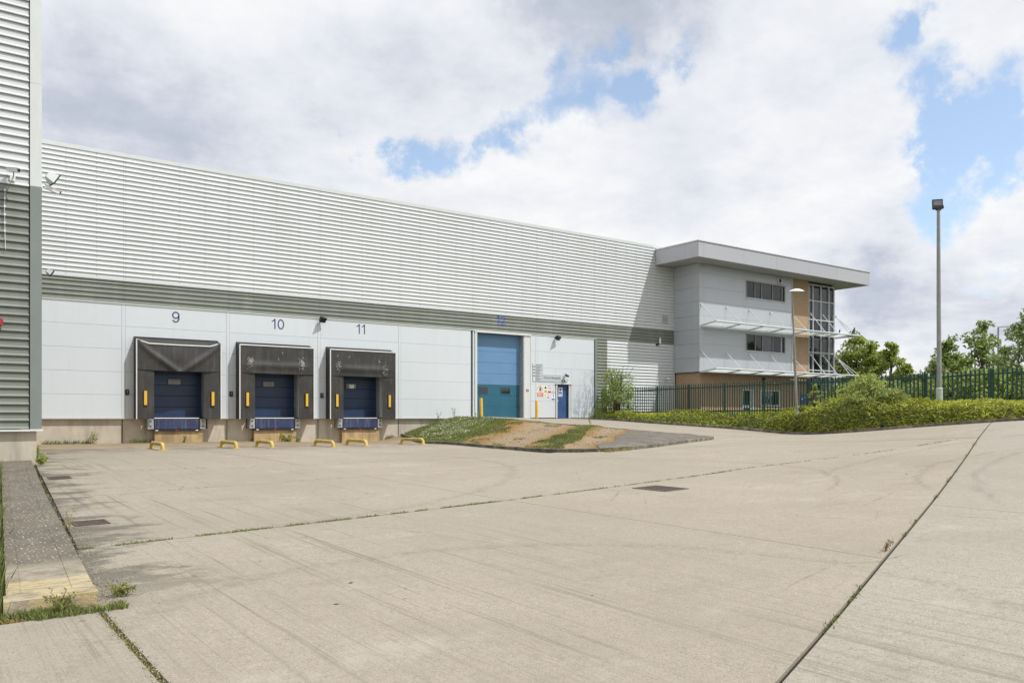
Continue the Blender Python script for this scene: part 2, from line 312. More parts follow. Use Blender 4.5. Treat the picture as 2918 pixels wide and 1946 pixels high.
class NB:   # small node builder for the few bespoke surfaces
    def __init__(s, name, rough=.9):
        s.mt = bpy.data.materials.new(name); s.mt.use_nodes = True; s.N = s.mt.node_tree.nodes; s.L = s.mt.node_tree.links
        s.b = s.N['Principled BSDF']; s.b.inputs['Roughness'].default_value = rough; s.b.inputs['Specular IOR Level'].default_value = .25
        g = s.N.new('ShaderNodeNewGeometry'); s.pos = g.outputs['Position']; sp = s.N.new('ShaderNodeSeparateXYZ'); s.L.new(s.pos, sp.inputs[0]); s.X, s.Y, s.Z = sp.outputs
    def lk(s, sock, v):
        if isinstance(v, (int, float)): sock.default_value = v
        elif isinstance(v, tuple): sock.default_value = v
        else: s.L.new(v, sock)
    def mp(s, sc, rot=0.0, loc=(0, 0, 0), vec=None):
        n = s.N.new('ShaderNodeMapping'); n.inputs['Scale'].default_value = sc; n.inputs['Rotation'].default_value = (0, 0, rot); n.inputs['Location'].default_value = loc
        s.L.new(vec or s.pos, n.inputs[0]); return n.outputs[0]
    def noise(s, scale, det=5, rough=.6, vec=None, dist=0):
        n = s.N.new('ShaderNodeTexNoise'); n.inputs['Scale'].default_value = scale; n.inputs['Detail'].default_value = det
        n.inputs['Roughness'].default_value = rough; n.inputs['Distortion'].default_value = dist; s.L.new(vec or s.pos, n.inputs['Vector']); return n.outputs['Fac']
    def vor(s, scale, vec=None, rnd=1.0, out='Distance', feat='F1'):
        n = s.N.new('ShaderNodeTexVoronoi'); n.feature = feat; n.inputs['Scale'].default_value = scale; n.inputs['Randomness'].default_value = rnd
        s.L.new(vec or s.pos, n.inputs['Vector']); return n.outputs[out]
    def m(s, op, a, b=0.0, c=0.0):
        n = s.N.new('ShaderNodeMath'); n.operation = op; s.lk(n.inputs[0], a); s.lk(n.inputs[1], b); s.lk(n.inputs[2], c); return n.outputs[0]
    def mr(s, v, a, b, c=0.0, d=1.0):
        n = s.N.new('ShaderNodeMapRange'); n.interpolation_type = 'SMOOTHSTEP'
        for i, x in enumerate((v, a, b, c, d)): s.lk(n.inputs[i], x)
        return n.outputs[0]
    def mix(s, f, a, b, mode='MIX'):
        n = s.N.new('ShaderNodeMix'); n.data_type = 'RGBA'; n.blend_type = mode
        s.lk(n.inputs['Factor'], f); s.lk(n.inputs['A'], a); s.lk(n.inputs['B'], b); return n.outputs['Result']
    def bump(s, h, st, dist=.01):
        n = s.N.new('ShaderNodeBump'); n.inputs['Strength'].default_value = st; n.inputs['Distance'].default_value = dist; s.L.new(h, n.inputs['Height']); s.L.new(n.outputs[0], s.b.inputs['Normal'])
    def done(s, c): s.lk(s.b.inputs['Base Color'], c); return s.mt
def C4(*c): return tuple(c) + (1,)
def concrete():
    n = NB('yard_concrete', .9)
    big = n.noise(.16, 6, .6); mid = n.noise(1.1, 6, .65); fine = n.noise(11, 4, .7); grit = n.noise(55, 3, .7)
    c = n.mix(n.mr(big, .3, .7), C4(.355, .308, .24), C4(.41, .358, .283))
    c = n.mix(n.m('MULTIPLY', n.mr(mid, .45, .8), .30), c, C4(.30, .265, .215))
    # the slabs right of the diagonal joint are a little greyer
    diag = n.m('SUBTRACT', n.Y, n.m('MULTIPLY_ADD', n.m('SUBTRACT', n.X, 4.2), .394, 3.06))
    c = n.mix(n.mr(diag, -.05, .05, .7, 0), c, C4(.375, .35, .30))
    c = n.mix(n.mr(fine, .35, .75, .0, .5), c, C4(.27, .24, .195))
    c = n.mix(n.mr(grit, .32, .50, .72, .0), c, C4(.18, .155, .12))
    g2 = n.noise(26, 4, .75); c = n.mix(n.mr(g2, .34, .5, .45, 0), c, C4(.22, .19, .15))
    st = n.vor(48, out='Distance'); stm = n.vor(48, out='Color')
    sp = n.N.new('ShaderNodeSeparateColor'); n.L.new(stm, sp.inputs[0])
    spk = n.m('MULTIPLY', n.mr(st, .18, .34, 1, 0), n.mr(sp.outputs[0], .52, .56))
    c = n.mix(n.m('MULTIPLY', spk, .8), c, C4(.56, .52, .44))
    spd = n.m('MULTIPLY', n.mr(st, .14, .3, 1, 0), n.mr(sp.outputs[1], .78, .82))
    c = n.mix(n.m('MULTIPLY', spd, .8), c, C4(.13, .11, .09))
    # tone of each pour
    oi = n.N.new('ShaderNodeObjectInfo'); c = n.mix(n.m('MULTIPLY', oi.outputs['Random'], .22), c, C4(.29, .265, .225))
    c = n.mix(n.m('MULTIPLY', n.mr(n.noise(.45, 8, .72, vec=n.mp((1, .6, 1), loc=(2, 7, 0))), .44, .62), .30), c, C4(.27, .235, .185))
    c = n.mix(n.m('MULTIPLY', n.mr(n.noise(.7, 8, .75, vec=n.mp((.8, 1, 1), loc=(12, 3, 0))), .55, .68), .35), c, C4(.46, .425, .365))
    # brushed / rutted lines running up the yard on the left, fine brushing everywhere
    lines = n.noise(1, 5, .75, vec=n.mp((9, .12, 1), rot=R(-3)))
    lm = n.m('MULTIPLY', n.mr(lines, .53, .66), n.m('MULTIPLY', n.mr(n.X, 9.5, 3, .0, .85), n.mr(n.noise(.35, 4, .6), .35, .6, .35, 1)))
    c = n.mix(lm, c, C4(.185, .16, .125))
    br = n.noise(1, 3, .8, vec=n.mp((60, .6, 1), rot=R(-3))); c = n.mix(n.m('MULTIPLY', n.mr(br, .5, .7), n.mr(n.X, 8, 1, .0, .36)), c, C4(.21, .185, .15))
    # damp and oily stains along the left boundary and below the docks
    dl = n.m('SUBTRACT', n.X, n.m('MULTIPLY_ADD', n.Y, .065, .72))
    sn = n.noise(1.1, 9, .78, vec=n.mp((.7, 1.3, 1)))
    s1 = n.m('MULTIPLY', n.mr(n.m('ADD', n.m('MULTIPLY', dl, -.13), sn), .36, .50), n.mr(n.Y, 6.8, 9.2))
    c = n.mix(n.m('MULTIPLY', s1, .80), c, C4(.105, .095, .078))
    s2 = n.m('MULTIPLY', n.m('MULTIPLY', n.mr(n.Y, 27.5, 33), n.mr(n.noise(.8, 8, .75, vec=n.mp((.8, .8, 1), loc=(4, 2, 0))), .40, .56)), n.mr(n.X, 20, 22, 1, 0))
    c = n.mix(n.m('MULTIPLY', s2, .70), c, C4(.13, .108, .078))
    s2b = n.m('MULTIPLY', n.mr(n.m('ADD', n.Y, n.m('MULTIPLY', sn, 2.0)), 36.8, 38.6), n.mr(n.X, 21, 22, 1, 0)); c = n.mix(n.m('MULTIPLY', s2b, .6), c, C4(.19, .125, .065))
    c = n.mix(n.m('MULTIPLY', n.m('MULTIPLY', n.mr(n.Y, 30, 36), n.mr(n.X, 20, 22, 1, 0)), .45), c, C4(.38, .28, .17))
    s3 = n.mr(n.noise(.33, 8, .8, vec=n.mp((.5, 1.6, 1), loc=(9, 1, 0))), .56, .68); c = n.mix(n.m('MULTIPLY', s3, .32), c, C4(.2, .17, .13))
    # drips: scattered small dark spots
    dv = n.vor(1.3, vec=n.mp((1, 1, .01))); c = n.mix(n.mr(dv, .02, .05, .5, 0), c, C4(.09, .08, .065))
    # tyre scuffs: thin arcs
    for (cx, cy, r, w, a0, x0, x1) in ((11.0, 13.4, 5.45, .09, .5, 12, 18), (18.5, 1.5, 7.3, .12, .42, 13, 24), (19.5, -2.0, 12.6, .12, .38, 14, 26), (21, -6, 14.2, .14, .34, 12, 26), (2, 22, 11.3, .22, .3, 3, 16), (4, 4.6, 3.5, .2, .25, 0, 9)):
        dx = n.m('SUBTRACT', n.X, cx); dy = n.m('SUBTRACT', n.Y, cy)
        d = n.m('SQRT', n.m('ADD', n.m('MULTIPLY', dx, dx), n.m('MULTIPLY', dy, dy)))
        d = n.m('ABSOLUTE', n.m('SUBTRACT', d, n.m('MULTIPLY_ADD', mid, .5, r - .25)))
        k = n.m('MULTIPLY', n.mr(d, 0, w, a0, 0), n.m('MULTIPLY', n.mr(n.X, x0, x0 + 1.5), n.mr(n.X, x1 - 2, x1, 1, 0)))
        c = n.mix(n.m('MULTIPLY', k, n.mr(fine, .3, .7)), c, C4(.10, .09, .075))
    # hairline crack
    cr = n.vor(.28, vec=n.mp((1, 1, .01), loc=(3.3, 1.2, 0)), out='Distance', feat='DISTANCE_TO_EDGE')
    wob = n.m('MULTIPLY_ADD', n.noise(3.2, 4, .7), .02, cr)
    c = n.mix(n.m('MULTIPLY', n.mr(wob, .0095, .0135, .45, 0), n.mr(n.noise(.3, 3, .5), .5, .6)), c, C4(.14, .12, .09))
    hsum = n.m('ADD', n.m('MULTIPLY', grit, .5), n.m('ADD', n.m('MULTIPLY', spk, .5), n.m('MULTIPLY', br, .6)))
    n.bump(hsum, .6, .014); return n.done(c)
M['concrete'] = concrete()
def mound_mat():
    n = NB('island_soil', 1.0)
    g = n.noise(1.0, 6, .65); f = n.noise(9, 5, .7); st = n.noise(38, 3, .7)
    # wheel ruts run from the lower kerb up to the lane
    u = n.m('ADD', n.m('MULTIPLY', n.X, -.62), n.m('MULTIPLY', n.Y, .78))         # across the ruts
    rut = n.m('MULTIPLY_ADD', n.m('SUBTRACT', n.noise(1.0, 7, .75), .5), 1.5, u)
    soil = n.mix(n.mr(f, .3, .7), C4(.24, .125, .04), C4(.34, .21, .09))
    green = n.mix(n.mr(f, .35, .7), C4(.11, .135, .03), C4(.20, .19, .06))
    stony = n.mix(n.mr(st, .45, .62), C4(.26, .18, .10), C4(.43, .35, .24))
    k1 = n.m('MULTIPLY', n.mr(rut, 6.9, 7.9), n.mr(rut, 9.1, 10.1, 1, 0))
    k2 = n.m('MULTIPLY', n.mr(rut, 4.5, 4.8), n.mr(rut, 5.4, 5.8, 1, 0))
    gr = n.mr(n.noise(1.1, 7, .75, vec=n.mp((1, 1, 1), loc=(5, 3, 0))), .52, .62)
    c = n.mix(gr, soil, green)
    kk = n.m('MULTIPLY', n.m('MAXIMUM', k1, k2), n.mr(n.noise(1.4, 6, .7), .30, .46)); c = n.mix(kk, c, stony)
    c = n.mix(n.mr(rut, 10.7, 11.4), c, green); c = n.mix(n.m('MULTIPLY', n.mr(rut, 5.8, 6.1), n.mr(rut, 6.7, 7.0, .8, 0)), c, green)
    n.bump(n.m('ADD', f, st), .9, .03); return n.done(c)
M['island'] = mound_mat()
def asphalt2(name, a, b, sp, amt, yellow=False, sc=17):
    n = NB(name, .9); g = n.noise(1.6, 5, .6); f = n.noise(30, 3, .7)
    c = n.mix(n.mr(g, .3, .7), a, b); c = n.mix(n.mr(f, .4, .6, .4, 0), c, C4(.05, .048, .045))
    v = n.vor(sc); col = n.vor(sc, out='Color'); s = n.N.new('ShaderNodeSeparateColor'); n.L.new(col, s.inputs[0])
    k = n.m('MULTIPLY', n.mr(v, .2, .36, 1, 0), n.mr(s.outputs[0], amt, amt + .05))
    if yellow: k = n.m('MULTIPLY', k, n.mr(n.Y, 8.8, 9.9))
    c = n.mix(k, c, sp)
    if yellow:
        e = n.m('MULTIPLY', n.mr(n.Y, 8.55, 8.47, 0, 1), n.mr(n.noise(5, 7, .8, vec=n.mp((.6, 2.6, 1))), .46, .525))
        bare = n.mix(n.mr(n.noise(3, 6, .75), .35, .65), C4(.21, .18, .135), C4(.36, .32, .25)); c = n.mix(n.mr(n.m('MULTIPLY_ADD', n.noise(3, 6, .75), 1.6, n.Y), 10.3, 9.9), c, bare)
        c = n.mix(n.m('MULTIPLY', e, .6), c, C4(.56, .44, .20))
    n.bump(n.m('ADD', f, k), .8, .012); return n.done(c)
M['asphalt'] = asphalt2('asphalt_nose', C4(.145, .127, .105), C4(.205, .182, .152), C4(.44, .41, .36), .74)
M['ramp_top'] = asphalt2('ramp_asphalt', C4(.145, .122, .095), C4(.205, .178, .14), C4(.56, .53, .47), .55, True, 24)
def brick():
    n = NB('tan_brick', .9)
    def br(vec):
        t = n.N.new('ShaderNodeTexBrick'); t.inputs['Scale'].default_value = 1; t.inputs['Brick Width'].default_value = .225; t.inputs['Row Height'].default_value = .075
        t.inputs['Mortar Size'].default_value = .008; t.inputs['Color1'].default_value = C4(.40, .265, .155); t.inputs['Color2'].default_value = C4(.48, .33, .20); t.inputs['Mortar'].default_value = C4(.36, .31, .25)
        n.L.new(vec, t.inputs['Vector']); return t.outputs['Color']
    cb = n.N.new('ShaderNodeCombineXYZ'); n.L.new(n.m('ADD', n.X, n.Y), cb.inputs[0]); n.L.new(n.Z, cb.inputs[1])
    c = n.mix(n.mr(n.noise(.8), .3, .7, 0, .3), br(cb.outputs[0]), C4(.36, .23, .13)); return n.done(c)
M['brick'] = brick()
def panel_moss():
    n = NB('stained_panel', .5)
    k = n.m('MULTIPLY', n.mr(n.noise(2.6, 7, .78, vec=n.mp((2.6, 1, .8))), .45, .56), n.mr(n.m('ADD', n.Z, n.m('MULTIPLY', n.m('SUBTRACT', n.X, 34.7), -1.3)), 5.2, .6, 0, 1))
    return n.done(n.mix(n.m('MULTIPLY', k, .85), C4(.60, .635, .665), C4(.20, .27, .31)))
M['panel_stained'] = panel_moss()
def ground_mat():
    n = NB('rough_ground', 1.0); g = n.noise(.25, 7, .65); f = n.noise(6, 5, .7)
    c = n.mix(n.mr(g, .4, .6), C4(.075, .095, .025), C4(.13, .12, .05)); c = n.mix(n.mr(f, .4, .7, 0, .4), c, C4(.05, .05, .02))
    inyard = n.m('MULTIPLY', n.mr(n.X, 32.5, 32, 0, 1), n.mr(n.Y, 39.5, 39.2, 0, 1)); c = n.mix(inyard, c, C4(.035, .032, .026))
    n.bump(f, .5, .03); return n.done(c)
M['ground'] = ground_mat()

# ------------------------------------------------------------------ ground, yard slabs
def smesh(name, V, F, mats, smooth=True):
    me = bpy.data.meshes.new(name); V = np.asarray(V, np.float32); F = np.asarray(F, np.int32)
    me.vertices.add(len(V)); me.vertices.foreach_set('co', V.ravel()); k = F.shape[1]
    me.loops.add(F.size); me.loops.foreach_set('vertex_index', F.ravel()); me.polygons.add(len(F))
    me.polygons.foreach_set('loop_start', np.arange(0, F.size, k, dtype=np.int32)); me.polygons.foreach_set('loop_total', np.full(len(F), k, np.int32))
    if smooth: me.polygons.foreach_set('use_smooth', np.ones(len(F), bool))
    for m in (mats if isinstance(mats, (list, tuple)) else [mats]): me.materials.append(m)
    me.update(calc_edges=True); return me
def grid_faces(nx, ny):
    i, j = np.meshgrid(np.arange(nx - 1), np.arange(ny - 1), indexing='ij'); a = (i * ny + j).ravel(); return np.stack([a, a + ny, a + ny + 1, a + 1], 1)
def base_ground():
    near = np.arange(-14, 50, .8); far = np.array([1, 3, 7, 14, 25, 45, 80, 140, 240, 420, 700, 1100.])
    xs = np.concatenate([-14 - far[::-1], near, near[-1] + far]); ys = np.concatenate([-16 - far[::-1], np.arange(-16, 46, .8), 46 + far])
    X, Y = np.meshgrid(xs, ys, indexing='ij'); Z = Hn(X, Y) - .028
    d = np.hypot(np.maximum(0, np.maximum(-12 - X, X - 42)), np.maximum(0, np.maximum(-14 - Y, Y - 41))); w = sstep(d / 40)
    Z = Z * (1 - w) - .9 * w
    rt = X > 33.2; Z = np.where(rt, np.minimum(Z, bank_z(X, Y) - .12), Z); Z = np.minimum(Z, np.where(X > 30, -.09, Z))
    me = smesh('ground', np.stack([X, Y, Z], -1).reshape(-1, 3), grid_faces(*X.shape), M['ground'])
    o = bpy.data.objects.new('ground', me); COL.objects.link(o); tag(o, kind='structure')
base_ground()
yard = thing('yard_paving', (0, 0, 0), None, None, kind='structure')
def slab(poly, g=.012, gaps=None, step=.6):
    bm = bmesh.new(); xs = [p[0] for p in poly]; ys = [p[1] for p in poly]
    x0, x1, y0, y1 = min(xs), max(xs), min(ys), max(ys)
    nx = max(2, int((x1 - x0) / step)); ny = max(2, int((y1 - y0) / step))
    gv = [[bm.verts.new((x0 + (x1 - x0) * i / nx, y0 + (y1 - y0) * j / ny, 0)) for j in range(ny + 1)] for i in range(nx + 1)]
    for i in range(nx):
        for j in range(ny): bm.faces.new((gv[i][j], gv[i + 1][j], gv[i + 1][j + 1], gv[i][j + 1]))
    k = len(poly)
    for i in range(k):
        a = Vector((*poly[i], 0)); b = Vector((*poly[(i + 1) % k], 0)); d = (b - a).normalized(); nrm = Vector((d.y, -d.x, 0))
        gg = gaps[i] if gaps and gaps[i] is not None else g
        bmesh.ops.bisect_plane(bm, geom=bm.verts[:] + bm.edges[:] + bm.faces[:], plane_co=a - nrm * gg, plane_no=nrm, clear_outer=True)
    co = np.array([v.co[:] for v in bm.verts]); Z = Hn(co[:, 0], co[:, 1])
    for v, z in zip(bm.verts, Z): v.co.z = z
    be = [e for e in bm.edges if e.is_boundary]; r = bmesh.ops.extrude_edge_only(bm, edges=be)
    for v in [q for q in r['geom'] if isinstance(q, bmesh.types.BMVert)]: v.co.z -= .06
    bmesh.ops.recalc_face_normals(bm, faces=bm.faces)
    me = bpy.data.meshes.new('slab'); bm.to_mesh(me); bm.free(); me.materials.append(M['concrete']); me.polygons.foreach_set('use_smooth', [True] * len(me.polygons)); me.set_sharp_from_angle(angle=R(30))
    o = bpy.data.objects.new('slab', me); COL.objects.link(o); o.parent = yard; return o
def dj(x): return 3.06 + (x - 4.2) * .394
W_ = .019
SLABS = [
 ([(1.2, dj(1.2)), (8.05, dj(8.05)), (8.05, 11.2), (1.45, 10.5), (1.2, 7.5)], [W_, .008, .02, None, .026]),
 ([(8.05, dj(8.05)), (23.4, dj(23.4)), (20, 12), (15.4, 12.05), (8.05, 11.2)], [W_, None, None, None, .006]),
 ([(1.45, 10.5), (8.05, 11.2), (8.05, 16.55), (1.88, 16.38)], [.02, .008, None, .03]),
 ([(8.05, 11.2), (15.4, 12.05), (16, 17.2), (8.05, 16.55)], [None, .001, None, .006]),
 ([(15.4, 12.05), (20, 12), (20.1, 17.85), (16, 17.2)], [None, .001, None, .001]),
 ([(20, 12), (23.4, dj(23.4)), (24.2, 18.5), (20.1, 17.85)], None),
 ([(1.88, 16.38), (8.05, 16.55), (8.05, 20.5), (2.15, 20.7)], [None, .004, None, .03]),
 ([(8.05, 16.55), (16, 17.2), (16.4, 20.6), (8.05, 20.5)], [None, .001, None, .004]),
 ([(16, 17.2), (24.2, 18.5), (24.45, 20.8), (16.4, 20.6)], None),
 ([(2.15, 20.7), (8.05, 20.5), (8.05, 24.4), (2.38, 24)], None),
 ([(8.05, 20.5), (16.4, 20.6), (17.4, 25), (8.05, 24.4)], None),
 ([(2.38, 24), (8.05, 24.4), (8.05, 31.5), (2.38, 31.5)], None), ([(8.05, 24.4), (17.4, 25), (18.4, 31.5), (8.05, 31.5)], None),
 ([(2.38, 31.5), (8.05, 31.5), (8.05, 39.2), (2.38, 39.2)], None), ([(8.05, 31.5), (18.4, 31.5), (21, 39.2), (8.05, 39.2)], None),
 ([(23.4, dj(23.4)), (31.3, dj(31.3)), (32.3, 22), (24.4, 20.6), (24.2, 18.5)], [W_, None, None, None, None]),
 ([(24.4, 20.6), (32.3, 22), (32.6, 30), (24.4, 30)], None), ([(24.4, 30), (32.6, 30), (35, 39.2), (24.4, 39.2)], None),
 ([(-12, -14), (1.2, -14), (1.2, dj(1.2)), (-12, dj(-12))], [None, None, W_, None]), ([(1.2, -14), (12, -14), (12, dj(12)), (1.2, dj(1.2))], [None, None, W_, None]),
 ([(12, -14), (24, -14), (24, dj(24)), (12, dj(12))], [None, .004, W_, .004]), ([(24, -14), (40, -14), (31.3, dj(31.3)), (24, dj(24))], [None, None, W_, .004]),
 ([(-12, dj(-12)), (1.2, dj(1.2)), (1.2, 7.40), (-12, 7.45)], [W_, .02, .01, None])]
for p, gp in SLABS: slab(p, gaps=gp)

# ------------------------------------------------------------------ the warehouse
YW = 39.0
def rib_profile(n_ribs, pitch=.2, depth=.038):
    """(depth outward, z) points up a horizontally laid trapezoidal sheet"""
    pts = []
    for k in range(n_ribs):
        z = k * pitch; pts += [(-.03, z), (depth, z + .004), (depth, z + .024), (.0, z + .066), (.0, z + .172), (-.03, z + .175)]
    pts.append((-.03, n_ribs * pitch)); return pts
SHEETS = {}
def sheet_mesh(w, n_ribs, m, x_dir=True):
    key = (round(w, 3), n_ribs, m.name)
    if key not in SHEETS:
        mb = MB(); pr = rib_profile(n_ribs); v = []
        for d, z in pr: v += [(0, -d, z), (w, -d, z)]
        n = len(v); v += [(0, .045, pr[-1][1]), (w, .045, pr[-1][1]), (0, .045, 0), (w, .045, 0)]
        f = [(2*i, 2*i+1, 2*i+3, 2*i+2) for i in range(len(pr) - 1)] + [(n-2, n-1, n+1, n), (0, n+2, n+3, 1)]
        f += [tuple(range(0, n, 2)) + (n, n + 2), tuple(range(1, n, 2)) + (n + 1, n + 3)]
        mb.add(v, f); SHEETS[key] = mb.mesh('cladding_sheet', m)
    return SHEETS[key]
wh = thing('warehouse', (20, YW, 0), 'long white ribbed warehouse with grey panels and dark band behind the docks', 'warehouse')
OPEN = [(8.3, 10.72, 0, 3.0), (12.78, 15.2, 0, 3.0), (17.28, 19.7, 0, 3.0), (25.76, 29.12, -.02, 4.87), (31.65, 32.58, -.02, 2.05)]
def core():
    mb = MB(); xs = [2.6] + [v for o in OPEN for v in o[:2]] + [60]
    for i in range(0, len(xs), 2): mb.box(xs[i], xs[i + 1], YW + .081, YW + .6, -.05, 11.38)
    for (a, b, z0, z1) in OPEN: mb.box(a, b, YW + .081, YW + .6, z1, 11.38)
    mb.box(2.6, 60, YW + .6, 95, -2, 11.38)
    mb.build('core_wall', M['core_dark'], wh)
    MB().box(2.6, 41.98, YW - .03, YW + .3, 11.385, 11.56).build('capping', M['capping'], wh)
    MB().box(2.6, 60, YW + .3, 95, 11.385, 11.5).build('roof', M['roof'], wh)
core()
BAYS = [2.6, 7.25, 11.75, 16.27, 20.82, 25.42, 30.03, 34.65, 38.3, 41.93]
for x0, x1 in zip(BAYS[:-1], BAYS[1:]):
    for z in (6, 7, 8, 9, 10): put('cladding_sheet', sheet_mesh(x1 - x0 - .006, 5, M['clad_white']), wh, (x0 + .003, YW, z + .0))
    put('cladding_sheet', sheet_mesh(x1 - x0 - .006, 2, M['clad_white']), wh, (x0 + .003, YW, 11.0))
    put('band_sheet', sheet_mesh(x1 - x0 - .006, 5, M['clad_green']), wh, (x0 + .003, YW, 5.0))
    MB().box(x0 + .002, x1 - .002, YW - .052, YW - .0325, 5.965, 6.06).build('drip_flashing', M['trim_white'], wh)
fx_mb = MB()
for xa, xb in zip(BAYS[:-1], BAYS[1:]):
    for u in (.02, .27, .52, .77):
        X_ = xa + (xb - xa) * u
        for k in range(32): z_ = 5 + k * .2 + .12; fx_mb.box(X_ - .011, X_ + .011, YW - .008, YW - .0005, z_ - .011, z_ + .011)
fx_mb.build('fixings', M['core_dark'], wh, kind='stuff')
# lower right: cladding comes down to the ground, first metre dark
for z in (0, 1, 2, 3, 4):
    put('band_sheet', sheet_mesh(.9, 5, M['clad_green']), wh, (34.86, YW, z)); put('cladding_sheet', sheet_mesh(2.53, 5, M['clad_white']), wh, (35.765, YW, z)); put('cladding_sheet', sheet_mesh(3.62, 5, M['clad_white']), wh, (38.3, YW, z))
MB().box(34.69, 34.86, YW - .06, YW + .08, -.1, 5.0).build('corner_trim', M['trim_green'], wh)
MB().box(41.93, 41.99, YW - .05, YW + .08, -.1, 10.2).build('corner_trim', M['trim_white'], wh)
MB().box(40.2, 40.26, YW - .06, YW - .034, 10.3, 11.4).build('corner_trim', M['trim_white'], wh)
def minus(r, o):
    x0, x1, z0, z1 = r; a, b, c, d = o
    if a >= x1 or b <= x0 or c >= z1 or d <= z0: return [r]
    out = []
    if a > x0: out.append((x0, a, z0, z1))
    if b < x1: out.append((b, x1, z0, z1))
    A, B = max(a, x0), min(b, x1)
    if c > z0: out.append((A, B, z0, c))
    if d < z1: out.append((A, B, d, z1))
    return [q for q in out if q[1] - q[0] > .02 and q[3] - q[2] > .02]
FRM = [(o[0] - .0, o[1] + .0, o[2] - .1, o[3]) for o in OPEN]
FRM[3] = (25.6, 29.6, -.1, 5.0); FRM[4] = (31.5, 32.76, -.1, 2.12)
def flat_panel(x0, x1, z0, z1, y0, y1, m, parent, name='wall_panel', w=.004):
    mb = MB(); g = .0035
    mb.box(x0 + g, x1 - g, y0, y1, z0 + g, z1 - g); o = mb.build(name, m, parent)
    bm = bmesh.new(); bm.from_mesh(o.data); es = [e for e in bm.edges if all(abs(v.co.y + ws(parent).y - y0) < 1e-4 for v in e.verts)]
    bmesh.ops.bevel(bm, geom=es, offset=w, segments=1, affect='EDGES'); bm.to_mesh(o.data); bm.free(); return o
for i, (x0, x1) in enumerate(zip(BAYS[:7], BAYS[1:8])):
    a = x0 + (.07 if i else 0); b = x1 - .07 if i < 6 else x1
    for z in range(5):
        rs = [(a, b, z, z + 1)]
        for o in FRM: rs = [q for r in rs for q in minus(r, o)]
        for r in rs: flat_panel(r[0], r[1], r[2], r[3], YW, YW + .08, M['panel_stained'] if (x1 > 34 and r[0] > 32) else M['panel_grey'], wh)
    if 0 < i < 7 and i != 5:
        z0 = 0 if i != 6 else 2.2
        flat_panel(x0 - .07, x0 + .07, .006 if i != 6 else 0, 5, YW - .006, YW + .08, M['panel_grey'], wh, 'joint_cover', .004)
MB().box(2.6, 34.69, YW - .03, YW + .08, 4.992, 5.02).build('drip_flashing', M['trim_white'], wh)
MB().box(2.6, 34.69, YW - .032, YW - .007, 4.955, 4.992).build('drip_flashing', M['trim_white'], wh)
# base drip flashing and concrete plinth
for a, b in ((2.6, 8.2), (10.85, 12.65), (15.3, 17.15), (19.8, 25.55)):
    MB().box(a, b, YW - .035, YW + .14, -.045, -.004).build('drip_flashing', M['alu'], wh)
px = [2.6, 7.2, 8.2, 10.85, 11.7, 12.65, 15.3, 16.2, 17.15, 19.8, 20.8, 25.5]
rustq = {8.2, 12.65, 17.15}
for a, b in zip(px[:-1], px[1:]):
    MB().box(a + .004, b - .004, YW + .14, YW + .5, -1.6, -.045 if a not in rustq else -.5).build('plinth_section', M['plinth'], wh)
    if a in rustq: MB().box((a + b) / 2 - 1.04, (a + b) / 2 + 1.04, YW - .17, YW + .139, -1.6, -.6).build('pit_wall', M['plinth_rust'], wh)
MB().box(25.5, 42, YW + .085, YW + .5, -1.6, -.055).build('plinth_section', M['plinth'], wh)
MB().box(7.215, 7.245, YW + .125, YW + .142, -1.3, -.05).box(11.735, 11.765, YW + .125, YW + .142, -1.3, -.05).box(16.255, 16.285, YW + .125, YW + .142, -1.3, -.05).box(20.8, 20.83, YW + .125, YW + .142, -1.3, -.05).build('joint_sealant', M['core_dark'], wh, kind='stuff')
# dock doors with vision panels
def dock_door(x0, x1, wx, label=None, note=False):
    y = YW + .42
    d = MB().box(x0, x1, y + .06, y + .1, -.1, 3.0).build('dock_door', M['door_navy'], wh)
    for k in range(6):
        o = flat_panel(x0, x1, k * .5, k * .5 + .5, y, y + .058, M['door_navy'], d, 'door_panel', .01)
    MB().box(wx - .32, wx + .32, y - .022, y - .001, 1.48, 1.80).build('window_frame', M['black'], d)
    MB().box(wx - .27, wx + .27, y - .028, y - .023, 1.52, 1.76).build('window', M['glass_dim'], d)
    if note: MB().box(wx - .1, wx + .17, y - .034, y - .029, 1.53, 1.72).build('paper_note', M['white'], d)
    for q in (x0, x1 - .06): MB().box(q, q + .06, YW + .085, y, 0, 3).build('door_jamb', M['galv'], d)
for i, (a, b, _, _) in enumerate(OPEN[:3]): dock_door(a, b, (a + b) / 2 - .05 + (.0, -.1, -.25)[i], note=(i == 2))
# level access door 12
x0, x1 = 25.76, 29.12; y = YW + .38
d12 = MB().box(x0, x1, y + .07, y + .12, -.05, 4.87).build('sectional_door', M['door_sky'], wh)
zs = [0, .64, 1.28, 1.92, 2.56, 3.2, 3.84, 4.87]
for k in range(7):
    flat_panel(x0, x1, zs[k], zs[k + 1], y, y + .068, M['door_teal'] if k < 3 else M['door_sky'], d12, 'door_panel', .012)
for wx in (26.45, 28.02):
    MB().box(wx - .36, wx + .36, y - .02, y - .001, 1.38, 1.82).build('window_frame', M['door_teal'], d12)
    MB().box(wx - .31, wx + .31, y - .026, y - .021, 1.43, 1.77).build('window', M['glass'], d12)
MB().box(x0 - .14, x0, YW - .04, YW + .38, -.04, 4.87).build('door_jamb', M['trim_white'], wh)
MB().box(x1 - .06, x1 + .03, YW + .02, YW + .38, -.04, 4.87).build('door_reveal', M['galv'], wh)
MB().box(x1 - .0, x1 + .46, YW - .004, YW + .019, -.04, 4.87).build('door_jamb', M['trim_white'], wh)
MB().box(x0 - .16, x1 + .5, YW - .06, YW + .38, 4.872, 4.985).build('door_head', M['trim_white'], wh)
MB().box(x0, x1, YW - .05, YW + .38, -.04, -.012).build('door_sill', M['plinth'], wh)
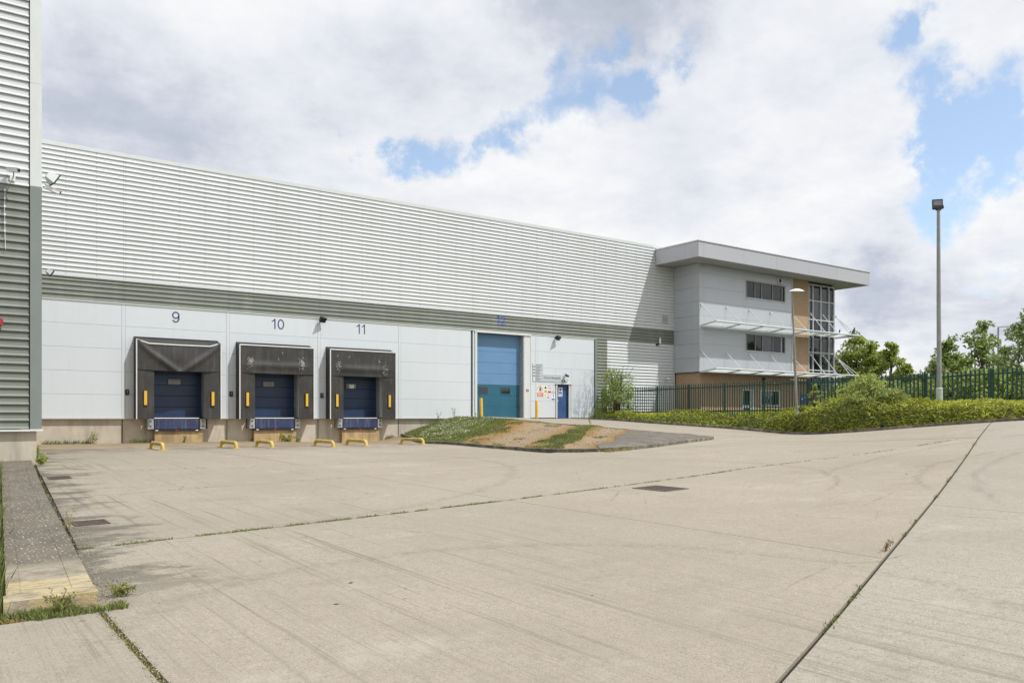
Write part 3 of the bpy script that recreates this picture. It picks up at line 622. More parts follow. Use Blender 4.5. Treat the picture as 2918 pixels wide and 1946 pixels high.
# personnel door
pd = MB().box(31.65, 32.58, YW + .16, YW + .21, -.02, 2.05).build('personnel_door', M['door_blue'], wh)
MB().box(31.56, 31.65, YW - .02, YW + .2, -.02, 2.05).box(32.58, 32.70, YW - .02, YW + .2, -.02, 2.05).build('door_frame', M['trim_white'], pd)
MB().box(31.48, 32.80, YW - .07, YW + .1, 2.052, 2.115).build('door_head', M['trim_white'], pd)
MB().box(31.74, 31.82, YW + .10, YW + .159, .98, 1.10).build('handle', M['galv'], pd)
MB().box(31.86, 32.19, YW + .150, YW + .158, 1.46, 1.86).build('notice', M['white'], pd)
MB().prism([(.085*math.cos(t*math.pi/6), .085*math.sin(t*math.pi/6)) for t in range(12)], (32.025, YW + .149, 1.73), (1,0,0), (0,0,1), (0,-1,0), .003).build('notice_symbol', M['text_blue'], pd)
MB().box(31.9, 32.15, YW + .145, YW + .149, 1.49, 1.61).build('notice_text', M['text_blue'], pd)
MB().box(31.86, 32.2, YW + .150, YW + .158, 1.30, 1.42).build('notice', M['white'], pd); MB().box(31.93, 32.2, YW + .146, YW + .149, 1.33, 1.36).build('notice_text', M['text_blue'], pd)
# bay numbers
def ribbon(mb, pts, w):
    P = [Vector((p[0], 0, p[1])) for p in pts]; L = []
    for i, p in enumerate(P):
        d = (P[min(i + 1, len(P) - 1)] - P[max(i - 1, 0)]).normalized(); n_ = Vector((-d.z, 0, d.x)) * w / 2; L += [p + n_, p - n_]
    return mb.add(L, [(2*i, 2*i + 1, 2*i + 3, 2*i + 2) for i in range(len(P) - 1)])
def arc(cx, cz, rx, rz, a0, a1, n=16): return [(cx + rx * math.cos(R(a0 + (a1 - a0) * k / n)), cz + rz * math.sin(R(a0 + (a1 - a0) * k / n))) for k in range(n + 1)]
def digit(mb, ch, x, w, h, t):
    e = t / 2
    if ch == '1': ribbon(mb, [(x + w - e, 0), (x + w - e, h)], t); ribbon(mb, [(x, h * .74), (x + w * .45, h * .79), (x + w - e * 1.2, h - .01)], t * .8)
    if ch == '0': ribbon(mb, arc(x + w / 2, h / 2, w / 2 - e, h / 2 - e, 0, 360, 26), t)
    if ch == '9': ribbon(mb, arc(x + w / 2, h * .67, w / 2 - e, h * .33 - e, 0, 360, 24), t); ribbon(mb, [(x + w - e, h * .67)] + arc(x + w * .48, h * .42, w * .52 - e, h * .42 - e, 20, -150, 14), t)
    if ch == '2': ribbon(mb, arc(x + w / 2, h * .70, w / 2 - e, h * .30 - e, 165, -25, 14) + [(x + w * .30, h * .20), (x + e * 1.3, t * .9)], t); ribbon(mb, [(x, e), (x + w, e)], t)
def number(chars, x, z, h, m, corr=False):
    mb = MB()
    for ch, dx, w in chars: digit(mb, ch, dx, w, h, .095 if corr else .062)
    me = bpy.data.meshes.new('bay_number'); bm = bmesh.new(); vs_ = [bm.verts.new(v) for v in mb.v]
    for f in mb.f: bm.faces.new([vs_[i] for i in f])
    pr = rib_profile(5); zl = [q for _, q in pr]; dl = [max(0, d) for d, _ in pr]
    if corr:
        for q in zl:
            if z < 5 + q < z + h: bmesh.ops.bisect_plane(bm, geom=bm.verts[:] + bm.edges[:] + bm.faces[:], plane_co=(0, 0, q + 5 - z), plane_no=(0, 0, 1))
        for v in bm.verts: v.co.y = -float(np.interp(v.co.z + z - 5, zl, dl)) - .004
    bmesh.ops.recalc_face_normals(bm, faces=bm.faces); bmesh.ops.solidify(bm, geom=bm.faces[:], thickness=.002)
    bm.to_mesh(me); bm.free(); me.materials.append(m); put('bay_number', me, wh, (x, YW - (.0 if corr else .004), z))
number([('9', 0, .33)], 9.26, 4.30, .50, M['text_navy'])
number([('1', 0, .19), ('0', .29, .33)], 13.85, 4.30, .50, M['text_navy'])
number([('1', 0, .19), ('1', .29, .19)], 18.31, 4.34, .50, M['text_navy'])
number([('1', 0, .2), ('2', .3, .34)], 27.11, 5.37, .56, M['text_blue'], True)
# small fittings belonging to the wall
for x in (7.39, 11.9, 16.41):
    o = bevelled(MB().box(x - .08, x + .08, YW - .07, YW - .001, 1.0, 1.24), 'control_box', M['black'], wh, .012)
    MB().tube([(x, YW - .07, 1.15), (x, YW - .085, 1.15)], .025, 8).build('button', M['galv'], o); MB().tube([(x, YW - .07, 1.07), (x, YW - .085, 1.07)], .025, 8).build('button', M['red'], o)
vt = MB().box(40.68, 41.3, YW - .06, YW - .0, 6.38, 6.94).build('vent', M['trim_white'], wh)
for k in range(6): MB().beam((40.72, YW - .07, 6.45 + k * .085), (41.26, YW - .07, 6.45 + k * .085), .05, .012, up=(0, .7, .7)).build('louvre', M['win_frame'], vt)

# ------------------------------------------------------------------ dock shelters, levellers
def shelter(x0, x1, sag, label):
    t = thing('dock_shelter', ((x0 + x1) / 2, YW, 0), label, 'dock shelter', 'black dock shelters on the warehouse wall')
    yf = YW - .55; zt = 3.42; ow = .74
    # side skins from frame back to the wall, roof sloping up to the wall
    for xa in (x0, x1 - .03): MB().prism([(0, -.05), (.55, -.05), (.55, 3.55), (0, zt)], (xa, yf, 0), (0, 1, 0), (0, 0, 1), (1, 0, 0), .03).build('side_skin', M['rubber_side'], t)
    if sag:
        nx = 20; mb = MB(); v = []
        for i in range(nx + 1):
            u = i / nx; x = x0 + .03 + (x1 - x0 - .06) * u; d = .17 * min(1, u / .14, (1 - u) / .14)
            v += [(x, yf + .01, zt - d), (x, yf + .3, zt - d * .4 + .03), (x, YW - .001, 3.55)]
        mb.add(v, [(3*i+j, 3*i+3+j, 3*i+4+j, 3*i+1+j) for i in range(nx) for j in range(2)]).build('roof_skin', M['rubber_side'], t)
    else: MB().prism([(0, zt), (.55, 3.55), (.55, 3.52), (0, zt - .03)], (x0 + .031, yf, 0), (0, 1, 0), (0, 0, 1), (1, 0, 0), x1 - x0 - .062).build('roof_skin', M['rubber_side'], t)
    # head curtain with folds
    nx, nz = 48, 22; V = []; seed = x0
    zb = 2.12
    for i in range(nx + 1):
        u = i / nx; x = x0 + .035 + (x1 - x0 - .07) * u; c = 1 - abs(2 * u - 1)
        top = zt - (.17 * min(1, u / .14, (1 - u) / .14) if sag else .0); bot = zb - (.05 * math.sin(math.pi * u) if sag else .02 * math.sin(math.pi * u))
        for j in range(nz + 1):
            w = j / nz; z = bot + (top - bot) * w
            y = yf - .012 - .012 * math.sin(9 * u + 2 * w + seed) * (1 - w)
            if sag:
                pull = 1 - abs(2 * u - 1); ridge = math.exp(-((w - (.98 - 1.05 * pull)) / .13) ** 2); y -= .10 * ridge * (.4 + .6 * pull) + .05 * math.sin(math.pi * w) * pull
            else: y -= .05 * math.exp(-((w - .28) / .12) ** 2) * min(1, 4 * u, 4 * (1 - u))
            V.append((x, y, z))
    me = smesh('head_curtain', np.array(V) - np.array(ws(t)), grid_faces(nx + 1, nz + 1), M['rubber']); o = bpy.data.objects.new('head_curtain', me); COL.objects.link(o); o.parent = t; ORG[o.name] = ws(t)
    for s, (a, b) in ((0, (x0 + .035, x0 + ow)), (1, (x1 - ow, x1 - .035))):
        V = []; n2, m2 = 8, 20
        for i in range(n2 + 1):
            for j in range(m2 + 1):
                x = a + (b - a) * i / n2; z = -.05 + 2.3 * j / m2; k = i / n2 if s == 0 else 1 - i / n2
                V.append((x, yf + .012 + .05 * k * k + .008 * math.sin(5 * z + x), z))
        me = smesh('side_curtain', np.array(V) - np.array(ws(t)), grid_faces(n2 + 1, m2 + 1), M['rubber']); o = bpy.data.objects.new('side_curtain', me); COL.objects.link(o); o.parent = t; ORG[o.name] = ws(t)
        xc = x0 + .37 if s == 0 else x1 - .37
        g = MB().box(xc - .085, xc + .085, yf - .02, yf + .012, .52, 1.22).build('guide_strip_backing', M['rubber_side'], t)
        MB().box(xc - .06, xc + .06, yf - .032, yf - .0205, .56, 1.18).build('guide_strip', M['yellow'], t)
    # white edge trims
    for xa in (x0 - .012, x1 - .028): MB().box(xa, xa + .04, yf - .03, yf + .03, -.06, zt).build('edge_trim', M['alu'], t)
    if sag:
        pts = [(x0, yf - .02, zt), (x0 + (x1 - x0) * .14, yf - .03, zt - .16), (x0 + (x1 - x0) * .5, yf - .035, zt - .17), (x1 - (x1 - x0) * .14, yf - .03, zt - .16), (x1, yf - .02, zt)]
    else: pts = [(x0, yf - .02, zt), (x1, yf - .02, zt)]
    for p, q in zip(pts[:-1], pts[1:]): MB().beam(p, q, .03, .05).build('edge_trim', M['alu'], t)
    MB().beam((x0, YW - .02, 3.565), (x1, YW - .02, 3.565), .03, .03).build('edge_trim', M['rubber_side'], t)
    return t
shelter(7.66, 11.28, True, 'black dock shelter under number 9 with a sagging, creased head curtain')
shelter(12.13, 15.78, False, 'black dock shelter under number 10 with white scuff marks on its curtain')
shelter(16.63, 20.3, False, 'black dock shelter under number 11 with a deep grey right door jamb')
def leveller(xc, label):
    t = thing('dock_leveller', (xc, 38.7, 0), label, 'dock leveller', 'blue dock levellers below the shelters')
    MB().box(xc - .98, xc + .98, 38.80, 39.42, -.06, -.0).build('platform', M['leveller'], t)
    MB().box(xc - .98, xc + .98, 38.775, 38.80, -.035, .004).build('lip_edge', M['alu'], t)
    MB().box(xc - .93, xc + .93, 38.77, 38.80, -.5, -.06).build('lip', M['leveller'], t)
    MB().box(xc - .99, xc + .99, 38.82, 39.14, -.56, -.07).build('lip_frame', M['leveller'], t)
    MB().box(xc - .99, xc + .99, 38.74, 38.80, -.60, -.53).build('bumper_bar', M['black'], t)
    for dx in (-.86, 0, .86): MB().box(xc + dx - .055, xc + dx + .055, 38.733, 38.739, -.585, -.545).build('reflector', M['red'] if dx == 0 else M['white'], t)
    for s in (-1, 1):
        a = xc + s * 1.12; b = MB().box(a - .125, a + .125, 38.72, 39.14, -.50, -.05).build('bumper_plate', M['galv'], t)
        MB().tube([(a, 38.70, -.15), (a, 38.722, -.15)], .035, 8).build('bolt', M['black'], b); MB().tube([(a, 38.70, -.38), (a, 38.722, -.38)], .035, 8).build('bolt', M['black'], b)
leveller(9.42, 'blue dock leveller under shelter 9, its lip scuffed grey'); leveller(13.93, 'blue dock leveller under shelter 10'); leveller(18.4, 'bright blue dock leveller under shelter 11')
# white bird-like scuffs on two curtains
def scuffs(x0, spots):
    mb = MB()
    for (cx, cz, r, n) in spots:
        for k in range(n):
            x = cx + random.gauss(0, r * .28); z = cz + random.gauss(0, r * .5); s = random.uniform(.003, .011)
            mb.add([(x - s, YW - .635, z), (x, YW - .635, z - s * 1.6), (x + s, YW - .635, z + random.uniform(-s, s)), (x, YW - .635, z + s * 1.8)], [(0, 1, 2, 3)])
    return mb
sh = [o for o in bpy.data.objects if o.name.startswith('dock_shelter')]
scuffs(0, [(12.62, 2.62, .25, 130), (15.13, 2.62, .27, 140), (13.95, 2.8, .08, 10), (14.15, 3.12, .05, 6)]).build('scuff_marks', M['white'], sh[1], kind='stuff')
scuffs(0, [(17.05, 2.6, .28, 80), (19.65, 2.5, .28, 60), (17.0, 3.1, .05, 6), (19.3, 2.95, .12, 14), (17.6, 3.05, .1, 8)]).build('scuff_marks', M['white'], sh[2], kind='stuff')

# ------------------------------------------------------------------ office block
YO = 36.7
of = thing('office_building', (50, YO, -.05), 'silver panelled office block with overhanging flat canopy and tan brick base', 'office building')
WIN = [(46.70, 51.14, 4.66, 5.87), (46.70, 51.14, 8.36, 9.58)]
MB().box(42.0, 51.9, YO + .09, 60, 3.06, 10.24).box(42.1, 57.3, YO + .55, 60, -.4, 10.24).build('core_wall', M['core_dark'], of)
rows = [3.05, 4.0, 4.93, 5.86, 6.80, 7.74, 8.68, 9.63, 10.24]; colx = [41.9, 42.34, 46.48, 51.36, 51.95]
for z0, z1 in zip(rows[:-1], rows[1:]):
    for a, b in zip(colx[:-1], colx[1:]):
        rs = [(a, b, z0, z1)]
        for o in WIN: rs = [q for r in rs for q in minus(r, o)]
        for r in rs: flat_panel(*r, YO, YO + .09, M['office_panel'], of)
    for ya, yb in ((YO + .003, 37.35), (37.35, 38.94)):
        mb = MB().box(41.9, 41.99, ya + .004 + (.087 if ya < 37 else 0), yb - .006, z0 + .006, z1 - .006); mb.build('wall_panel', M['office_panel'], of)
MB().box(41.885, 51.96, YO - .02, YO - .001, 3.0, 3.07).build('drip_flashing', M['trim_green'], of)
MB().box(51.951, 52.03, YO - .03, YO + .5, 3.0, 10.24).build('corner_trim', M['trim_white'], of)
# brick
def brickwall():
    mb = MB()
    xs = [(42.08, 46.42), (47.74, 48.46), (50.70, 54.05)]
    for a, b in xs: mb.box(a, b, YO + .12, YO + .54, -.4, 3.0)
    mb.box(46.42, 47.74, YO + .12, YO + .54, 2.02, 3.0).box(48.46, 50.70, YO + .12, YO + .54, 1.98, 3.0).box(48.46, 50.70, YO + .12, YO + .54, -.4, .82)
    mb.box(42.08, 42.5, YO + .54, 38.94, -.4, 3.0)
    mb.build('brick_wall', M['brick'], of)
    MB().box(52.035, 54.05, YO + .04, YO + .54, 3.001, 10.24).build('brick_pier', M['brick'], of)
brickwall()
for (a, b, z0, z1), ms in zip(WIN, ([47.76, 48.55, 49.73, 50.71], [47.69, 48.44, 49.70, 50.78])):
    f = MB().box(a, b, YO - .03, YO + .085, z1 - .07, z1 - .001).box(a, b, YO - .03, YO + .085, z0 + .001, z0 + .06).box(a, a + .08, YO - .03, YO + .085, z0 + .06, z1 - .07).box(b - .08, b, YO - .03, YO + .085, z0 + .06, z1 - .07).build('window', M['win_frame'], of)
    MB().box(a - .03, b + .05, YO - .07, YO - .031, z0 - .02, z0 + .03).build('sill', M['trim_white'], f)
    e = [a + .08] + ms + [b - .08]
    for k, (p, q) in enumerate(zip(e[:-1], e[1:])):
        MB().box(p + .02, q - .02, YO + .05 + random.uniform(0, .01), YO + .07, z0 + .06, z1 - .07).build('pane', M[random.choice(['glass_far', 'glass_dark', 'glass_blind'])], f)
    for p in ms: MB().box(p - .035, p + .035, YO + .005, YO + .085, z0 + .06, z1 - .07).build('mullion', M['win_frame'] if p != ms[3] or z0 > 6 else M['mullion'], f)
# curtain wall
cw = MB().box(54.07, 54.13, YO + .02, YO + .16, -.1, 10.05).box(57.34, 57.42, YO + .02, YO + .16, -.1, 10.05).box(54.13, 57.34, YO + .02, YO + .16, 9.99, 10.05).build('curtain_wall', M['mullion'], of)
gx = [54.13, 54.65, 55.66, 56.7, 57.34]; gz_ = [-.1, 1.95, 2.55, 3.15, 3.59, 4.92, 6.27, 7.40, 8.82, 9.99]
for p, q in zip(gx[:-1], gx[1:]):
    for u, v in zip(gz_[:-1], gz_[1:]): MB().box(p + .02, q - .02, YO + .12 + random.uniform(0, .012), YO + .14, u + .02, v - .02).build('pane', M[random.choice(['glass_far', 'glass_far', 'glass_dark', 'glass_blind'])], cw)
for p in gx[1:-1]: MB().box(p - .03, p + .03, YO + .025, YO + .155, -.1, 9.99).build('mullion', M['mullion'], cw)
for v in gz_[1:-1]: MB().box(54.13, 57.34, YO + .035, YO + .15, v - .03, v + .03).build('transom', M['mullion'], cw)
MB().box(54.07, 57.30, YO + .165, YO + .54, -.1, 10.2).build('core_wall', M['core_dark'], of)
MB().box(57.3, 57.42, YO + .165, 60, -.4, 10.24).build('side_wall', M['office_panel'], of)
# ground floor door and window, notice board
dr = MB().box(46.44, 46.53, YO + .1, YO + .2, -.05, 2.0).box(47.62, 47.72, YO + .1, YO + .2, -.05, 2.0).box(46.53, 47.62, YO + .1, YO + .2, 1.9, 2.0).build('entrance_door', M['mullion'], of)
MB().box(46.53, 47.35, YO + .14, YO + .2, -.05, 1.9).build('door_leaf', M['glass'], dr); MB().box(47.35, 47.62, YO + .13, YO + .2, -.05, 1.9).build('side_panel', M['office_panel'], dr)
MB().box(46.55, 47.3, YO + .12, YO + .139, .70, .88).build('push_bar', M['mullion'], dr); MB().box(47.22, 47.32, YO + .11, YO + .139, .98, 1.12).build('handle', M['white'], dr)
gw = MB().box(48.46, 50.70, YO + .1, YO + .2, 1.90, 1.98).box(48.46, 50.70, YO + .06, YO + .2, .82, .90).box(48.46, 48.54, YO + .1, YO + .2, .9, 1.9).box(50.62, 50.70, YO + .1, YO + .2, .9, 1.9).build('window', M['mullion'], of)
for p, q in ((48.54, 49.57), (49.65, 50.62)): MB().box(p, q, YO + .14, YO + .17, .9, 1.9).build('pane', M['glass'], gw)
MB().box(49.57, 49.65, YO + .1, YO + .2, .9, 1.9).build('mullion', M['mullion'], gw)
MB().box(53.1, 53.8, YO + .08, YO + .119, 1.05, 1.75).build('notice_board', M['text_blue'], of)
MB().box(53.15, 53.4, YO + .072, YO + .079, 1.35, 1.45).box(53.5, 53.7, YO + .072, YO + .079, 1.5, 1.55).build('notice', M['white'], of)
bevelled(MB().box(50.2, 50.78, YO - .06, YO - .001, 9.70, 10.09), 'extractor_vent', M['white'], of, .03)
MB().tube([(50.49, YO - .075, 9.9), (50.49, YO - .05, 9.9)], .15, 14).build('vent_hole', M['black'], of)
# canopy
can = MB().box(40.16, 59.68, 35.26, 39.0 - .04, 10.262, 11.24).box(42, 59.68, 38.96, 52, 10.262, 11.24).build('canopy', M['roof'], of)
MB().box(40.16, 59.68, 35.26, 38.96, 10.25, 10.261).box(57.43, 59.68, 38.96, 52, 10.25, 10.261).build('soffit', M['soffit'], can)
fx = [40.1, 40.61, 44.58, 48.11, 51.86, 55.31, 59.74]
for a, b in zip(fx[:-1], fx[1:]): flat_panel(a, b, 10.24, 11.24, 35.2, 35.259, M['fascia'], can, 'fascia_panel', .004)
for a, b in ((35.262, 36.3), (36.3, 38.96)): MB().box(40.1, 40.159, a + .004, b - .004, 10.246, 11.234).build('fascia_panel', M['fascia'], can)
for a, b in ((35.262, 40), (40, 46), (46, 52)): MB().box(59.681, 59.74, a + .004, b - .004, 10.246, 11.234).build('fascia_panel', M['fascia'], can)
MB().box(40.05, 59.79, 35.15, 35.35, 11.241, 11.30).box(40.05, 40.25, 35.35, 38.95, 11.241, 11.30).box(59.59, 59.79, 35.35, 52, 11.241, 11.30).build('coping', M['capping'], can)
# brise soleil: two shelves hung on raking rods
def sunshade(z, hr, hr2):
    y1 = YO - .003; y0 = 35.45; g = 58.66
    s = MB().tube([(42.05, y0, z + .16), (g, y0, z + .16), (g, 39.5, z + .16)], .055, 8).build('sunshade', M['trim_white'], of, smooth=False)
    for k in range(6):
        yy = y0 + .14 + k * .19; MB().prism([(-.075, -.03), (.075, .012), (.075, .022), (-.075, -.018)], (42.05, yy, z + .13 - k * .018), (0, 1, 0), (0, 0, 1), (1, 0, 0), (57.44 if k > 1 else g) - 42.05).build('blade', M['trim_white'], s)
    ribs = [41.95, 44.52, 46.94, 49.32, 51.88, 54.12, 55.72, 57.40]
    for i, x in enumerate(ribs):
        top = hr if i < 5 else hr2
        MB().beam((x + .1, y1, z - .02), (x + .1, y0, z + .13), .05, .10).build('bracket', M['trim_white'], s)
        MB().tube([(x + .1, y1 - .03, top), (x + .1, y0 + .02, z + .2)], .028, 6).build('rod', M['mullion'], s)
        MB().box(x + .04, x + .16, y1 - .07, y1 - .001, top - .06, top + .06).build('rod_fixing', M['trim_white'], s)
    for qx, qy in ((58.05, y0), (g, y0)): MB().tube([(57.44, YO - .02, hr2), (qx, qy, z + .2)], .028, 6).build('rod', M['mullion'], s)
    for qx, qy, ax, ay in ((g, y0, 57.44, YO - .02), (g, 38.2, 57.44, 38.2)): MB().beam((ax, ay, z), (qx, qy, z + .13), .05, .10).build('bracket', M['trim_white'], s)
    for k in range(3): MB().prism([(-.075, -.03), (.075, .012), (.075, .022), (-.075, -.018)], (g - .2 - k * .3, y0 + .1, z + .13 - k * .02), (-1, 0, 0), (0, 0, 1), (0, 1, 0), 4).build('blade', M['trim_white'], s)
sunshade(6.15, 7.52, 7.80); sunshade(3.06, 4.44, 4.72)

# ------------------------------------------------------------------ the near corner building on the left
YL = 23.5; XL = 2.48
nb = thing('corner_building', (0, YL, -.3), 'near building at the left edge with ribs dark green below and white above', 'building')
MB().box(-14, XL - .06, YL + .06, 38.9, -.28, 11.5).build('core_wall', M['core_dark'], nb)
for a, b in ((-3.0, XL - .27), (-8, -3.005), (-13, -8.005)):
    for k in range(12):
        z = -.3 + k; lo = k < 6
        put('band_sheet' if lo else 'cladding_sheet', sheet_mesh(b - a, 5, M['clad_green'] if lo else M['clad_white']), nb, (a, YL, z + .02))
for z0, z1, m in ((-.28, 5.74, 'trim_green'), (5.745, 8.3, 'trim_white'), (8.305, 11.7, 'trim_white')):
    MB().box(XL - .25, XL + .003, YL - .055, YL + .03, z0, z1).box(XL - .05, XL + .003, YL + .031, YL + .25, z0, z1).build('corner_trim', M[m], nb)
for k in range(12):
    lo = k < 6; me = sheet_mesh(15.1, 5, M['clad_green'] if lo else M['clad_white']); put('band_sheet' if lo else 'cladding_sheet', me, nb, (XL - .03, YL + .26, -.28 + k), rot=(0, 0, R(90)))
MB().box(-14, XL - .26, YL - .075, YL + .2, -.335, -.295).box(XL - .26, XL + .03, YL - .075, YL + .25, -.33, -.285).build('drip_flashing', M['alu'], nb)
MB().box(-14, XL - .1, YL + .07, 38.9, -1.8, -.336).build('plinth', M['plinth'], nb)
MB().box(-14, XL - .3, YL - .04, YL - .036, -.3, -.296).build('drip_edge', M['trim_white'], nb)
def cctv(loc, aim, label, wall=(0, -1, 0), drop=.14):
    t = thing('security_camera', loc, label, 'camera'); p = Vector(loc); a = Vector(aim).normalized(); w = Vector(wall)
    h = p + w * .26 + Vector((0, 0, drop))
    MB().beam(p, p + w * .03, .12, .12).build('mounting_plate', M['alu'], t)
    MB().tube([p + w * .02, p + w * .18, p + w * .24 + Vector((0, 0, .03)), h - Vector((0, 0, .04))], .014, 6).build('arm', M['galv'], t)
    MB().beam(h - a * .17, h + a * .17, .11, .085).build('housing', M['white'], t)
    MB().beam(h - a * .19 + Vector((0, 0, .05)), h + a * .22 + Vector((0, 0, .05)), .13, .012).build('sun_hood', M['white'], t)
    MB().tube([h + a * .17, h + a * .185], .035, 10).build('lens', M['black'], t); return t
cctv((1.86, YL - .04, 5.86), (.55, -.8, -.15), 'white security camera on a bracket on the white ribs of the near building')
def floodlight(loc, aim, size, label, wall, mats=('black', 'glass'), group=None):
    t = thing('floodlight', loc, label, 'floodlight', group); p = Vector(loc); a = Vector(aim).normalized(); w = Vector(wall)
    h = p + w * (.12 + size * .3); side = a.cross(Vector((0, 0, 1))).normalized(); up = side.cross(a).normalized()
    MB().beam(p, p + w * .02, .1, .1).build('mounting_plate', M[mats[0]], t)
    MB().beam(p + w * .02, h, .03, .03).build('bracket', M[mats[0]], t)
    mb = MB(); s = size / 2; b = s * .45
    v = [h - a*s*.7 + side*b*x + up*b*y for x, y in ((-1,-1),(1,-1),(1,1),(-1,1))] + [h + a*s*.5 + side*s*x + up*s*.75*y for x, y in ((-1,-1),(1,-1),(1,1),(-1,1))]
    mb.add(v, [(0,1,2,3),(7,6,5,4),(0,4,5,1),(1,5,6,2),(2,6,7,3),(3,7,4,0)]).build('housing', M[mats[0]], t)
    MB().beam(h + a*s*.5, h + a*(s*.5 + .03), 2*s*1.05, 1.6*s).build('rim', M['black'], t)
    MB().beam(h + a*(s*.5 + .031), h + a*(s*.5 + .036), 2*s*.92, 1.38*s).build('lens', M[mats[1]], t); return t
floodlight((XL + .005, YL + .12, 6.06), (.8, .15, -.5), .34, 'large pale floodlight sticking out past the corner of the near building', (1, 0, 0), ('trim_white', 'glass_dim'))
cctv((XL + .005, YL + .12, 5.78), (.9, -.2, -.35), 'small white camera just under the large pale corner floodlight', (1, 0, 0), -.02)
floodlight((XL + .005, YL + .12, 3.68), (.8, .1, -.5), .19, 'pale floodlight low on the near corner beside the dark band', (1, 0, 0), ('sign_grey', 'glass_dim'))
al = thing('alarm_sounder', (1.56, YL - .04, 2.3), 'red alarm sounder at the left edge on the dark green ribs', 'alarm')
bevelled(MB().box(1.44, 1.66, YL - .14, YL - .041, 2.22, 2.42), 'housing', M['red'], al, .03); MB().box(1.5, 1.6, YL - .12, YL - .05, 2.15, 2.215).build('base', M['black'], al)
cb = thing('cable', (1.69, YL - .05, 5), 'thin white cable clipped down the dark green ribs of the near building', 'cable')
MB().tube([(1.70, YL - .055, 5.55), (1.69, YL - .06, 5.1), (1.70, YL - .055, 4.5), (1.71, YL - .06, 4.1)], .006, 5).build('cable_run', M['white'], cb)
for z in (5.53, 5.33, 5.13, 4.93, 4.73, 4.53): MB().box(1.675, 1.715, YL - .07, YL - .04, z, z + .045).build('clip', M['white'], cb)

# floodlights and cameras on the warehouse
floodlight((16.34, YW - .02, 4.93), (.25, -.75, -.65), .34, 'black floodlight between numbers 10 and 11 under the dark band', (0, -1, 0), group='floodlights along the warehouse')
floodlight((31.5, YW - .02, 4.88), (.25, -.75, -.65), .34, 'black floodlight high above the blue personnel door', (0, -1, 0), group='floodlights along the warehouse')
wl = thing('wall_lamp', (40.4, YW - .03, 5.1), 'white tubular lamp on the shaded dark ribs near the office', 'wall lamp')
MB().tube([(40.42, YW - .16, 4.98), (40.42, YW - .16, 5.36)], .07, 10).build('lamp_shade', M['white'], wl); MB().beam((40.3, YW - .03, 4.92), (40.42, YW - .16, 4.98), .06, .06).build('bracket', M['black'], wl)
MB().box(40.18, 40.32, YW - .1, YW - .035, 4.86, 4.98).build('base', M['black'], wl)
cctv((41.05, YW - .03, 2.6), (-.3, -.8, -.4), 'small dome camera low on the white ribs beside the office', (0, -1, 0), .02)
hl = thing('bulkhead_lamp', (48.7, YO + .12, 2.75), 'dark bulkhead lamp on the brick above the office ground floor', 'wall lamp')
MB().tube([(48.75, YO - .0, 2.75), (48.75, YO + .11, 2.75)], .13, 12).build('housing', M['black'], hl); MB().box(48.62, 48.75, YO + .02, YO + .11, 2.5, 2.65).build('bracket', M['black'], hl)
ec = thing('wall_camera', (50.0, YO + .1, 2.42), 'pair of small white cameras on the office brick above the window', 'camera')
MB().tube([(49.9, YO - .02, 2.46), (49.9, YO + .115, 2.46)], .08, 10).build('dome', M['white'], ec); MB().beam((50.1, YO - .1, 2.42), (50.45, YO + .02, 2.47), .1, .1).build('housing', M['white'], ec); MB().beam((50.3, YO + .02, 2.44), (50.3, YO + .118, 2.44), .03, .03).build('arm', M['white'], ec)
em = thing('emergency_light', (32.2, YW, 2.3), 'green and white emergency light over the blue personnel door', 'light')
bevelled(MB().box(31.98, 32.42, YW - .09, YW - .001, 2.22, 2.36), 'housing', M['win_frame'], em, .02); MB().box(32.03, 32.37, YW - .096, YW - .091, 2.25, 2.33).build('diffuser', M['white'], em); MB().box(32.12, 32.2, YW - .101, YW - .097, 2.25, 2.33).build('symbol', M['green_paint'], em)
cctv((32.2, YW - .001, 2.52), (-.2, -.9, -.3), 'dark camera above the emergency light by the blue door', (0, -1, 0), .06)
for o in bpy.data.objects['security_camera.003'].children if 'security_camera.003' in bpy.data.objects else []:
    if o.name.startswith(('housing', 'sun_hood')): o.data.materials[0] = M['black']

# ------------------------------------------------------------------ signs by door 12
sg = thing('reception_sign', (30, YW, 2.2), 'grey L-shaped sign with a tenant list and Driver\'s Reception lettering', 'sign')
MB().prism([(29.74, 2.18), (31.95, 2.18), (31.95, 2.63), (30.52, 2.63), (30.52, 3.25), (29.74, 3.25)], (0, YW - .028, 0), (1, 0, 0), (0, 0, 1), (0, 1, 0), .026).build('sign_board', M['sign_grey'], sg)
wall_text('lettering', "Driver's Reception", 30.6, YW - .029, 2.32, .185, M['sign_text'], sg, width=1.28)['kind'] = 'stuff'
for k in range(11):
    z = 3.155 - k * .092
    MB().box(29.79, 29.90, YW - .031, YW - .0285, z - .03, z + .03).build('number_tile', M['white'] if k % 2 == 0 or k > 7 else M['sign_text'], sg)
    MB().box(29.95, 29.95 + (.5, .42, .36, .46, .3, .33, .28, .36, .25, .4, .3)[k], YW - .031, YW - .0285, z - .012, z + .014).build('list_line', M['sign_text'], sg)
def ring(x, z, r, th, m, parent, y, bar=True, name='ring'):
    mb = MB(); n = 20; c = [(math.cos(2*math.pi*i/n), math.sin(2*math.pi*i/n)) for i in range(n)]
    v = [(x + r*a, y, z + r*b) for a, b in c] + [(x + (r-th)*a, y, z + (r-th)*b) for a, b in c]; mb.add(v, [(i, (i+1) % n, n + (i+1) % n, n + i) for i in range(n)])
    if bar: mb.beam((x - r*.68, y - .0005, z + r*.68), (x + r*.68, y - .0005, z - r*.68), th, .001, up=(0, 1, 0))
    return mb.build(name, m, parent)
